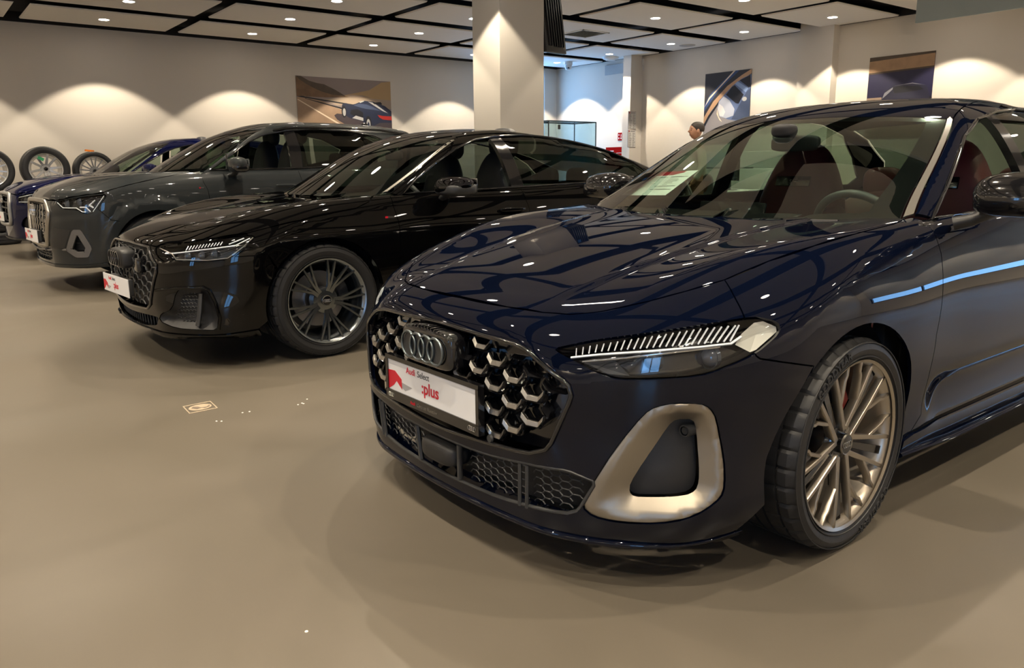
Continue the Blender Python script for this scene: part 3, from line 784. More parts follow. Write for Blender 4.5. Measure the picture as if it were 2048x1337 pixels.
A5G = dict(wn=.5, rk=.09, rp=.03, rroof=.085,
    ws=([.9, .955, 1.05, 1.2, 1.3, 1.4, 1.46], [1.07, 1.18, 1.37, 1.65, 1.84, 2.04, 2.2]),
    wk=([.95, 1.4], [.36, .5]),
    gs=([.9, .99, 1.1, 1.2, 1.3, 1.36, 1.45], [.86, .825, .78, .73, .672, .625, .53]),
    gx=([1.0, 1.5, 2.0, 3.2, 4.2], [-.05, -.02, 0, 0, -.1]),
    rw=([.95, 1.1, 1.2, 1.3, 1.4, 1.45], [4.45, 4.2, 3.98, 3.7, 3.3, 3.0]),
    rf=([1.5, 2.05, 2.3, 2.7, 3.1, 3.6, 4.2], [1.28, 1.42, 1.455, 1.478, 1.474, 1.41, 1.22]))
A5_POSE = Pose(1.2775, 2.1007, .0139)
a5_low = lambda P: low_f(A5F, P)
a5_grn = lambda P: green_f(A5G, P)
fair(A5F, fz=.012, wx=.12, sz=.022, gz=.04, rt=.12, bot=.05); fair(A5G, ws=.02, wk=.08, gs=.03, gx=.2, rw=.03, rf=.14)
# ---------------------------------------------------------------- dark blue saloon in front
def build_a5():
    ps, FL, FG = A5_POSE, a5_low, a5_grn
    o0 = ps.w((0, 0, 0)); car = empty('car', tuple(o0), ps.s, 'dark blue saloon with honeycomb grille in front, bronze framed bumper vents', 'car')
    PT = paint('paint_night_blue', (.0014, .0028, .0095), rough=.5)
    SD = SideDom(FL, .95, 3.9, .42); TD = TopDom(FL); FD = FrontDom(FL); GD = GreenDom(FG)
    P = lambda pts, d=SD: list(px_dom(ps, d, pts))
    # bonnet
    cut_front = [(975, 605), (1014, 614), (1085, 625), (1140, 629), (1204, 623), (1297, 603), (1371, 583)]
    cut_side = [(1449, 560), (1536, 523), (1628, 492), (1711, 468), (1786, 449), (1812, 438)]
    hp = px3(ps, FL, cut_front+cut_side)
    half = [np.array([p[0], min(p[1], 0)]) for p in hp]; half[0] = np.array([half[0][0], 0.])
    half += [np.array(q) for q in ((1.36, -.62), (1.30, -.45), (1.265, -.25), (1.255, 0))]
    hood = patch('bonnet', TD, symy(half), PT, car, step=.018)
    # front bumper: headlamp, grille and intakes cut out
    lamp_px = [(1108, 698), (1150, 689), (1192, 680.4), (1304, 665.4), (1416.6, 648.6), (1491, 636.6), (1521, 635.5), (1555, 645), (1562, 662), (1510, 708.5), (1454, 734.6), (1398, 753), (1304, 759), (1237, 759), (1199.7, 747.7), (1154.8, 723.4), (1125, 708.5)]
    lamp = rnd(P(lamp_px), 1)
    fr_dom = lambda pts, x0=.05: list(SD.inv(FD.P(np.array(pts))))
    gr_half = [(0, .690), (-.410, .678), (-.578, .586), (-.498, .380), (0, .352)]
    gr_front = rnd(sym(gr_half), 2, q=.12)
    grille_sd = fr_dom(densify(gr_front, .03))
    fog_px = [(1164, 1015), (1177, 981.5), (1229.6, 899), (1289.4, 828), (1312, 815), (1349, 807.6), (1401.6, 808.7), (1420, 817), (1433.4, 839), (1448.4, 918), (1450, 974), (1443, 996), (1409, 1022.6), (1371.7, 1039.4), (1319, 1048), (1237, 1046), (1184.7, 1034)]
    fog = rnd(P(fog_px), 1)
    inn_px = [(1257.6, 996.4), (1259.5, 978), (1289.4, 929), (1342, 862), (1358.6, 850), (1394, 850), (1401.6, 869), (1409, 936.6), (1409, 974), (1401.6, 992.7), (1379, 1002), (1304.4, 1005.8), (1267, 1004.6)]
    inn = rnd(P(inn_px), 1)
    # lower intake (front plane coordinates)
    li_half = [(0, .318), (-.25, .322), (-.47, .345), (-.56, .352), (-.632, .330), (-.585, .235), (-.55, .218), (-.3, .195), (0, .188)]
    li_front = rnd(sym(li_half), 1, q=.12); li_sd = fr_dom(densify(li_front, .03))
    bp = P([(975, 605)]+cut_front[1:]+[(1449, 560)]+[(1472, 600), (1489, 635.5), (1512, 712), (1520, 718), (1628, 733)])
    bp[0][0] = 0
    arch = [SD.inv(side_pts(FL, [q]))[0] for q in circ(.9, .333, .378, math.radians(142), math.radians(196), 10)]
    low = [SD.inv(solve(FL, np.array([[.95, 0, .42]]), np.array([[-math.cos(a)*math.cos(e_), -math.sin(a)*math.cos(e_), math.sin(e_)]]), 2.))[0] for a, e_ in ()]
    # bottom edge: follow z = .15 round the nose
    bot = []
    for a in np.linspace(0, .80, 18)[::-1]:
        yy = -a; 
        p = FD.P(np.array([[yy, .150+.0*a]]))[0]; bot.append(SD.inv([p])[0])
    pside = [SD.inv(side_pts(FL, [q]))[0] for q in ((.46, .16), (.36, .155))]
    half = bp+arch+pside+bot; half[-1][0] = 0
    patch('front_bumper', SD, sym(half), PT, car, holes=[lamp, [np.array([-q[0], q[1]]) for q in lamp], grille_sd, fog, [np.array([-q[0], q[1]]) for q in fog], li_sd], step=.018, bstep=.010)
    # chin below z=.15 (tucks under)
    chin = [SD.inv(FD.P(np.array([[-a, .149]])))[0] for a in np.linspace(0, .80, 18)]+[SD.inv(side_pts(FL, [q]))[0] for q in ((.36, .153), (.46, .158), (.50, .13), (.40, .125))]+[SD.inv(FD.P(np.array([[-a, .132]])))[0] for a in np.linspace(.78, 0, 16)]
    chin[0][0] = 0; chin[-1][0] = 0
    patch('bumper_lip', SD, sym(chin), PT, car, step=.02, gap=0, rim=.08)
    lipc = [FD.P(np.array([[y_, .150]]))[0] for y_ in np.linspace(-.78, .78, 60)]
    e_ = [side_pts(FL, [q], -1.)[0] for q in ((.48, .160), (.40, .157), (.34, .154))]
    lipc = e_+lipc+[np.array([p[0], -p[1], p[2]]) for p in e_[::-1]]
    MB().tube([Vector(p)+Vector((.004, 0, -.006)) for p in lipc], [.013*min(1, .15+i*.12, .15+(len(lipc)-1-i)*.12) for i in range(len(lipc))], 10, sy=.9).build('lip_edge', PT, car, ang=60)
    # fender
    hub = circ(.9, .333, .378, math.radians(-12), math.radians(138), 26)
    f_out = P(cut_side)+P([(1821, 436), (1850, 446), (1858, 453), (1867, 464), (1882, 506), (1886, 563), (1873, 670), (1842, 829)])+[SD.inv(side_pts(FL, [q]))[0] for q in [(1.335, .275)]+hub]+P([(1628, 733), (1520, 718), (1512, 712), (1489, 635.5), (1472, 600)])
    patch('front_fender', SD, f_out, PT, car, holes=[lamp], step=.015, bstep=.010, mirror=True)
    # door, rear door, quarter
    sp = lambda pts: [SD.inv(side_pts(FL, [q]))[0] for q in pts]
    d_front = P([(1858, 453), (1867, 464), (1882, 506), (1886, 563), (1873, 670), (1842, 829)])+sp([(1.335, .275)])
    patch('front_door', SD, d_front+sp([(2.50, .285), (2.52, .6), (2.50, .90), (2.47, 1.0), (2.0, .992), (1.55, .985)]), PT, car, step=.022, mirror=True)
    patch('rear_door', SD, sp([(2.50, .285), (2.52, .6), (2.50, .90), (2.47, 1.0), (3.0, 1.005), (3.62, 1.01), (3.55, .80), (3.42, .65), (3.36, .45), (3.34, .285)]), PT, car, step=.05, mirror=True)
    qp = sp([(3.62, 1.01), (3.55, .80), (3.42, .65)]+circ(3.792, .333, .378, math.radians(140), math.radians(-8), 20)+[(4.25, .26), (4.5, .25)])
    rear = qp+[SD.inv([q])[0] for q in solve(FL, np.tile([3.9, 0, .42], (10, 1)), np.array([[math.cos(a), -math.sin(a), -.15] for a in np.linspace(1.0, 0, 10)]), 2.)]
    rear[-1][0] = -(SD.R*PI/2+(SD.xb-SD.xa)+SD.R*PI/2)
    top = [SD.inv([q])[0] for q in solve(FL, np.tile([3.9, 0, .42], (10, 1)), np.array([[math.cos(a), -math.sin(a), .62] for a in np.linspace(0, 1.25, 10)]), 2.)]
    top[0][0] = rear[-1][0]
    patch('rear_body', SD, rear+top, PT, car, step=.05, mirror=True)
    patch('boot_lid', TD, symy([np.array(q) for q in ((4.72, 0), (4.62, -.5), (4.45, -.75), (4.0, -.80), (3.75, -.78), (4.05, -.6), (4.32, 0))]), PT, car, step=.05, rim=.02)
    # sill
    sill = sp([(1.26, .20), (1.27, .262), (1.34, .272), (2.5, .278), (3.33, .278), (3.40, .20)])
    patch('side_sill', SD, sill, PT, car, step=.04, mirror=True, disp=.012)
    sb = MB(); sb.tube([(1.25, -.90, .215), (1.6, -.915, .205), (3.3, -.915, .205), (3.42, -.90, .215)], .022, 8, sy=.5); sb.build('sill_blade', PT, car, ang=60)
    sb = MB(); sb.tube([(1.25, .90, .215), (1.6, .915, .205), (3.3, .915, .205), (3.42, .90, .215)], .022, 8, sy=.5); sb.build('sill_blade', PT, car, ang=60)
    # inner dark bodies: wheel houses, engine bay liner
    for s in (-1, 1):
        m = MB(); m.lathe([(.392, -s*.0+s*.845), (.394, s*.60), (.39, s*.52), (.05, s*.50)], (.9, 0, .333), 'y', 40, math.radians(-25), math.radians(205)); m.build('wheel_arch_liner', MBLK, car)
        m = MB(); m.lathe([(.388, s*.86), (.39, s*.60), (.05, s*.52)], (3.792, 0, .333), 'y', 40, math.radians(-20), math.radians(200)); m.build('wheel_arch_liner', MBLK, car)
    m = MB(); m.box((.62, 0, .42), (.85, 1.0, .42)); m.box((2.4, 0, .20), (3.9, 1.5, .05)); m.build('underbody', MBLK, car, bev=.02)
    # grille: black backing, bright inserts, frame
    GF = lambda d: (lambda Q: FL(Q)+d)
    FDi = FrontDom(lambda Q: FL(Q)+.055)
    back = patch('grille', FDi, shrink(densify(gr_front, .03), .001), GBLK, car, step=.04, gap=0, rim=0); back['label'] = 'gloss black honeycomb grille'
    poly = shrink(densify(gr_front, .03), .012)
    onf = front_grid(FD)
    cells = []
    for k in range(-9, 10):
        a = .075*k; zs = (.622, .548, .474, .402) if k % 2 == 0 else (.660, .586, .511, .437, .375)
        for z in zs: cells.append((a, z))
    web, inserts = MB(), []; cw = .046
    for a, z in cells:
        if not inpoly([(a, z-.008)], poly)[0]: continue
        emb = abs(a) < .155 and .555 < z < .69; plate = abs(a) < .275 and z < .548
        pts = [(a-cw, z+.012), (a-cw*.55, z-.012), (a+cw*.55, z-.012), (a+cw, z+.012)]
        pts = [(p, q) for p, q in pts if inpoly([(p, q)], poly)[0]]
        if len(pts) < 2: continue
        V, V2 = [], []
        def band(mb, seq, h0, h1, zz0, zz1):
            V = []
            for p, q in seq: V += [onf(p, q+zz0, h0), onf(p, q+zz1, h0*.6+h1*.4), onf(p, q+zz1, h1), onf(p, q+zz0, h1)]
            n = len(seq); Fc = [(i*4+k_, i*4+(k_+1) % 4, (i+1)*4+(k_+1) % 4, (i+1)*4+k_) for i in range(n-1) for k_ in range(4)]+[(0, 1, 2, 3), tuple((n-1)*4+k_ for k_ in (3, 2, 1, 0))]
            mb.add(V, Fc)
        band(web, pts, .010, .05, -.010, .004)
        if not (emb or plate):
            q_ = [(a-.036, z+.009), (a-.020, z-.011), (a+.018, z-.011), (a+.038, z+.008)]
            if all(inpoly([w_], poly)[0] for w_ in q_): inserts.append(MB()); band(inserts[-1], q_, .002, .016, -.004, .010)
        for s in (-1, 1):       # slanting web up to the neighbours
            q0, q1 = (a+s*cw, z+.012), (a+s*(.075-cw*.0)*.93, z+.030)
            seq = [(a+s*cw*.98, z+.010), (a+s*cw*.62, z+.055)]
            if all(inpoly([q], poly)[0] for q in seq):
                web.tube([onf(*seq[0], .024), onf(*seq[1], .034)], .0055, 5)
    web.build('grille_web', GBLK, back, smooth=False)
    for i_ in inserts: i_.build('grille_insert', SATIN, back, smooth=False, bev=.001)
    fr = [onf(q[0], q[1], -.004) for q in densify(rnd(sym([(y_*1.0, z_) for y_, z_ in gr_half]), 2, q=.12), .03)]
    MB().tube([Vector(q) for q in fr], .0065, 8, closed=True).build('grille_frame', GBLK, back, ang=60)
    fr2 = [onf(q[0]*1.028, (q[1]-.53)*1.045+.53, -.002) for q in densify(gr_front, .03)]
    # emblem
    em = MB(); rings4(em, (-.040, 0, .616), .0415, .0042, (0, 1, 0)); e0 = em.build('ring_emblem', mat('emblem_dark_chrome', (.17, .20, .22), .34, .9), car, ang=60)
    eb = MB(); superell(eb, (.012, 0, .616), (.045, .145, .062), 6.); eb.build('emblem_base', GBLK, e0, ang=50)
    for k in range(4):
        y = (k-1.5)*.0415*1.24; MB().lathe([(.0, -.002), (.037, -.002), (.037, .01)], (-.034, y, .616), 'x', 28).build('emblem_disc', DGRY, e0)
    rb = MB()
    for k in range(15): rb.box((.0, (k-7)*.0185, .681-.00009*(k-7)**2*5), (.055, .004, .008))
    rb.build('emblem_ribs', GBLK, e0, bev=.001)
    build_plate(car, -.012, .478)
    for s in (-1, 1): MB().lathe([(.0, -.003), (.011, -.003), (.013, .004)], tuple(onf(s*.285, .383, -.004)), 'x', 16).build('parking_sensor', DGRY, car)
    # lower intake
    lin = patch('lower_intake', FrontDom(lambda Q: FL(Q)+.07), shrink(densify(li_front, .03), .001), MBLK, car, step=.05, gap=0, rim=0)
    lp = shrink(densify(li_front, .03), .004); hw_, hh_ = .032, .021; mm_ = {}
    for i in range(-30, 31):
        for j in range(8):
            a, z = i*hw_*.99, .19+j*hh_*1.06+(hh_*.53 if i % 2 else 0); A_ = abs(a)
            if A_ < .13 or (.395 < A_ < .435) or not inpoly([(a, z)], lp)[0]: continue
            hx = [(a+hw_*.66*math.cos(t*PI/3)*.98, z+hh_*.60*math.sin(t*PI/3)) for t in range(4)]
            if not all(inpoly([q], li_front)[0] for q in hx): continue
            mm_.setdefault((a > 0, A_ > .41), MB()).tube([onf(p, q, .030) for p, q in hx], .0024, 4)
    for m in mm_.values(): m.build('honeycomb_mesh', DGRY, lin, ang=60)
    m = MB()
    for s in (-1, 1):
        for aa in (.40, .428, .125, ):
            m.tube([onf(s*aa, .335 if aa > .2 else .318, .0), onf(s*(aa-.01), .20, .0)], .006 if aa > .2 else .009, 6)
    bq = densify([(q[0], q[1]) for q in li_front], .04)
    m.tube([onf(q[0], q[1], .004) for q in bq], .006, 6, closed=True)
    m.build('intake_frame', DGRY, lin, ang=60)
    m = MB(); superell(m, (.04, 0, .262), (.05, .10, .04), 3.4); m.build('radar_sensor', MBLK, lin, ang=60)
    # bronze-silver side frames with a black well
    def fd(Pp, Q):
        d1 = segdist(Q, np.array([np.array([(-1 if Q[:, 0].mean() < 0 else 1)*abs(p[0]), p[1]]) for p in fog])); d2 = segdist(Q, np.array([np.array([-abs(p[0]), p[1]]) for p in inn]))
        t = d1/(d1+d2+1e-6); return .006*sstep(t/.10)-.040*np.clip((t-.22)/.78, 0, 1)-.004
    patch('vent_frame', SD, fog, BRZ, car, holes=[inn], step=.012, gap=.001, rim=.006, disp=fd, mirror=True)
    patch('vent_gap', SD, fog, MBLK, car, holes=[list(shrink(densify(fog, .01), .012))], step=.01, gap=-.001, rim=0, disp=-.012, mirror=True)
    patch('vent_well', SD, inn, MBLK, car, step=.03, gap=-.004, rim=.0, disp=-.064, mirror=True)
    q = ps.hit(lambda Q: FL(Q)+.045, 1371, 862); 
    for s in (1, -1):
        mm = MB(); mm.lathe([(.0, -.004), (.010, -.004), (.012, .0), (.012, .03)], (q[0], s*q[1], q[2]), 'x', 18); mm.lathe([(.013, -.006), (.017, -.006), (.018, .03)], (q[0], s*q[1], q[2]), 'x', 18); mm.build('parking_sensor', DGRY, car)
    # headlamps
    f2 = lambda Q: FL(Q)+.050
    SDl = SideDom(lambda Q: FL(Q)+.030, .95, 3.9, .42)
    patch('headlamp', SD, lamp, LENS, car, step=.03, gap=.003, rim=0, disp=-.002, mirror=True)
    lamps = [o for o in car.children if o.name.startswith('headlamp')]
    lm = {(-1 if np.mean([v.co.y for v in o.data.vertices]) < 0 else 1): o for o in lamps}
    def both(fn):
        for s in (-1, 1): fn(s, lm[s])
    bk = patch('lamp_housing', SD, lamp, GBLK, None, step=.03, gap=.001, rim=0, disp=-.055, mirror=True)
    for b_ in bk: b_.parent = lm[-1 if np.mean([v.co.y for v in b_.data.vertices]) < 0 else 1]
    fi = lambda Q: FL(Q)+.022
    T = lambda u, v, d=.022: ps.hit((lambda Q: FL(Q)+d), u, v)
    up0, up1 = [(1141, 699), (1200, 689), (1304, 673), (1400, 658), (1478, 651)], [(1152, 712), (1200, 704), (1304, 696), (1400, 689), (1460, 683)]
    def along(pl, t):
        x = pl[0][0]+(pl[-1][0]-pl[0][0])*t; return (x, float(np.interp(x, [p[0] for p in pl], [p[1] for p in pl])))
    ticks = [(T(*along(up1, t)), T(*along(up0, min(1, t*.985+.035)))) for t in np.linspace(0, 1, 25)]
    bar = [T(u, v, .012) for u, v in [(1142, 716), (1200, 710), (1304, 703), (1400, 695), (1462, 688), (1482, 674)]]
    bar2 = [T(u, v, .016) for u, v in [(1165, 724), (1250, 716), (1340, 706), (1440, 694)]]
    refl = [T(u, v, .02) for u, v in [(1470, 690), (1483, 668), (1508, 646), (1526, 643), (1552, 654), (1553, 664), (1512, 700), (1500, 705)]]
    proj = [T(1412, 716, .04), T(1300, 722, .04)]
    def mk(s, par):
        F3 = lambda p: (p[0], p[1]*(1 if s < 0 else -1), p[2])
        m = MB()
        for i, (a, b) in enumerate(ticks): m.tube([F3(a), F3(b)], .0017+.0012*i/25, 5)
        m.build('light_ticks', LEDW, par, ang=60)
        MB().tube([F3(p) for p in bar], .0048, 6, sy=.8).build('light_bar', LEDW, par, ang=60)
        MB().tube([F3(p) for p in bar2], .003, 6).build('chrome_bar', CHR, par, ang=60)
        m = MB(); n = len(refl); c_ = np.mean(refl, 0); m.add([F3(p) for p in refl]+[F3(c_+np.array([.006, .006, 0]))], [(i, (i+1) % n, n) for i in range(n)]); m.build('side_reflector', mat('reflector_frosted', (.62, .60, .52), .35, .2), par, smooth=False)
        for p, r in zip(proj, (.030, .026)):
            m = MB(); c_ = F3(p); m.lathe([(.0, -.014), (r*.5, -.011), (r*.85, -.002), (r, .008), (r*1.1, .008), (r*1.15, .02)], c_, 'x', 24); m.build('projector_lens', mat('projector', (.05, .06, .08), .05, .3, coat=1.), par)
        m = MB(); ra = [T(u, v, .034) for u, v in [(1160, 722), (1225, 716), (1260, 752), (1215, 748)]]; m.add([F3(p) for p in ra], [(0, 1, 2, 3)]); m.build('lamp_baffle', DGRY, par, smooth=False)
    both(mk)
    # ---- greenhouse
    cl = glass('windscreen_glass', (.70, .84, .76), 2.2)
    tint = glass('side_glass', (.38, .48, .39), 1.2)
    GP = lambda pts: list(px_dom(ps, GD, pts))
    g3 = lambda pts: [GD.inv(FGS(np.array(p)))[0] for p in pts]
    def gs(x, y):                 # surface point above plan position
        return GD.inv(TopDom(FG, .92).P(np.array([[x, y]])))[0]
    base_c = [gs(1.215, 0), gs(1.235, -.25), gs(1.30, -.48), gs(1.40, -.70)]
    corner = px3(ps, FG, [(1803, 437), (1893, 237.5)])
    c1, c2 = GD.inv(np.array(corner))
    topc = [gs(corner[1][0]-.07, -.30), gs(corner[1][0]-.10, 0)]
    half = base_c+[c1, c2]+topc; half[0][1] = 0; half[-1][1] = 0
    ws = symy(half); wsd = densify(ws, .03)
    wi = rnd(list(shrink(wsd, .045)), 1)
    bl = patch('windscreen', GD, ws, cl, car, step=.05, rim=0)
    patch('windscreen_border', GD, ws, GBLK, bl, holes=[wi], step=.03, gap=.001, rim=0, disp=-.003)
    # satin strip up the pillar
    st = GP([(1804.7, 435), (1893.6, 238), (1900, 233), (1906, 238), (1829, 428)])
    patch('pillar_strip', GD, st, mat('pillar_satin', (.20, .185, .165), .35, .8), car, step=.03, gap=.001, rim=.006, mirror=True)
    # window openings in side view
    def gsd(pts): return [GD.inv(side_pts(FG, [q]))[0] for q in pts]
    dlo_px = [(1863, 438), (1896, 364), (1928, 272.5), (1953, 240), (1990, 223), (2027, 219)]
    dl = GP(dlo_px); q = px3(ps, FG, [(2027, 219)])[0]
    dlo = dl+gsd([(2.7, q[2]+.010), (3.1, q[2]-.005), (3.4, q[2]-.06), (3.7, 1.21), (3.86, 1.08), (3.80, 1.03), (3.0, 1.015), (2.3, 1.0)])
    rail_in = GP([(1829, 428), (1906, 238), (1912, 228), (1924, 216), (1938, 208), (1955, 203)]); qr = px3(ps, FG, [(1955, 203)])[0]
    def gy(x, y): return gs(x, y)
    yr = -abs(qr[1])
    rear_seam = [gy(2.6, yr-.01), gy(3.0, yr), gy(3.3, yr-.01), gy(3.6, yr-.04), gy(3.95, -.60), gy(4.15, -.68)]
    side = rail_in+rear_seam+gsd([(4.12, .97), (3.6, .95), (2.6, .94), (1.62, .945)])
    patch('side_frame', GD, side, PT, car, holes=[dlo], step=.018, bstep=.012, mirror=True)
    trim = [GD.P(np.array([p]))[0] for p in densify(dlo, .04)]
    for s in (1, -1): MB().tube([(p[0], s*p[1]-s*.002, p[2]) for p in trim], .008, 6, closed=True).build('window_surround', GBLK, car, ang=60)
    wsn = dlo
    # B pillar and rear glass
    bpil = gsd([(2.42, .985), (2.40, 1.2), (2.36, 1.425), (2.47, 1.43), (2.50, 1.2), (2.52, .985)])
    patch('b_pillar', GD, bpil, GBLK, car, step=.04, mirror=True, disp=-.004, rim=.03)
    rg = gsd([(2.52, 1.0), (2.50, 1.2), (2.47, q[2]), (2.7, q[2]+.008), (3.1, q[2]-.008), (3.4, q[2]-.062), (3.7, 1.20), (3.84, 1.08), (3.79, 1.03), (3.0, 1.015)])
    patch('rear_door_glass', GD, rg, tint, car, step=.06, mirror=True, disp=-.006, rim=0)
    fg = dl[:]+gsd([(2.40, q[2]+.005), (2.41, 1.2), (2.43, 1.0), (2.0, .99)])
    pg = np.array(fg); pg[:, 1] *= -1
    patch('front_door_glass', GD, [np.array(p) for p in pg], tint, car, step=.06, disp=-.006, rim=0)
    # roof and rear screen
    rh = [gs(corner[1][0]-.10, 0), gs(corner[1][0]-.07, -.30), c2]+rail_in[1:]+rear_seam[:3]+[gs(3.25, -.3), gs(3.22, 0)]
    rh[0][1] = 0; rh[-1][1] = 0
    patch('roof', GD, symy(rh), PT, car, step=.05)
    rs = [gs(3.22, 0), gs(3.25, -.3)]+rear_seam[2:]+[gs(4.25, -.4), gs(4.32, 0)]; rs[0][1] = 0; rs[-1][1] = 0
    patch('rear_screen', GD, symy(rs), glass('rear_screen_glass', (.14, .19, .15), 1.2), car, step=.06, rim=0)
    for s in (-1, 1): m = MB(); superell(m, (1.49, s*.795, .945), (.15, .055, .035), 3.); m.build('cowl_corner', GBLK, car, ang=60)
    # ---- cabin
    m = MB(); m.box((2.5, 0, .36), (2.6, 1.6, .05)); m.box((1.28, 0, .62), (.06, 1.5, .55)); m.box((3.85, 0, .62), (.1, 1.4, .6)); m.build('cabin_floor', CABIN, car, bev=.01)
    for s in (-1, 1): MB().box((2.5, s*.80, .68), (2.5, .05, .52)).build('door_lining', CABIN, car, bev=.015)
    m = MB(); superell(m, (1.52, 0, .845), (.30, .74, .085), 4.); superell(m, (1.66, -.37, .90), (.12, .20, .055), 3.); m.build('dashboard', mat('dash_grey_green', (.055, .062, .062), .6), car, ang=60)
    m = MB(); m.box((1.64, .10, .955), (.02, .34, .11), Matrix.Rotation(.2, 3, 'Y')); m.box((1.61, 0, .93), (.10, 1.1, .012)); m.build('centre_screen', GBLK, car, bev=.004)
    RED = mat('seat_dark_red', (.085, .006, .010), .5, bump=(90, .25))
    seat(car, 2.28, -.37, .42, RED, GBLK); seat(car, 2.28, .37, .42, RED, GBLK)
    m = MB(); superell(m, (3.28, 0, .62), (.16, .62, .40), 4., taper=lambda X, Y, Z: (X+.9*(Z+1)*.5, Y, Z)); superell(m, (3.05, 0, .45), (.3, .62, .11), 4.); rsx = m.build('rear_seat', RED, car, ang=60)
    for y in (-.38, 0, .38): superell(MB(), (3.52, y, 1.06), (.05, .12, .09), 3.).build('headrest', RED, rsx, ang=60)
    steering_wheel(car, (1.86, -.37, .90))
    m = MB(); superell(m, (1.95, 0, 1.262), (.02, .12, .035), 4.); m.tube([(1.95, 0, 1.29), (1.88, 0, 1.33)], .012, 8); superell(m, (1.86, 0, 1.315), (.05, .05, .03), 3); m.build('interior_mirror', CABIN, car, ang=60)
    patch('headliner', GD, symy([np.array([q_[0]+(.02 if i < 3 else 0), q_[1]*.98]) for i, q_ in enumerate(rh)]), CABIN, car, step=.1, gap=.01, rim=0, disp=-.03)
    m = MB()
    m.tube([(1.30, -.60, 0.975), (1.32, -.1, .958), (1.36, .5, .972)], .006, 6); m.tube([(1.28, -.05, .955), (1.30, .35, .965), (1.40, .62, .985)], .006, 6); m.build('wiper_arms', MBLK, car)
    # mirror
    mirror_unit(car, 1.575, -1.09, 1.072, GBLK, -1, r=(.125, .155, .068), stalk=.06); mirror_unit(car, 1.80, 1.03, 1.068, GBLK, 1, r=(.11, .13, .066), stalk=.06)
    # wheels
    BR = mat('rim_bronze_machined', (.44, .395, .33), .33, .95)
    LT = [('GOODYEAR', math.radians(122), .034), ('GOODYEAR', math.radians(-58), .034)]
    wheel(car, (.9, -.80, .333), .333, .265, .262, 'w', -1, letters=LT, rimm=BR, caliper=REDT, spin=math.radians(18), yaw=.02)
    wheel(car, (.9, .80, .333), .333, .265, .262, 'w', 1, rimm=BR, caliper=REDT, spin=.3, seg=120)
    wheel(car, (3.792, -.80, .333), .333, .265, .262, 'w', -1, rimm=BR, caliper=REDT, seg=120); wheel(car, (3.792, .80, .333), .333, .265, .262, 'w', 1, rimm=BR, caliper=REDT, seg=120)
    return car, lm
A5_CAR, _ = build_a5()
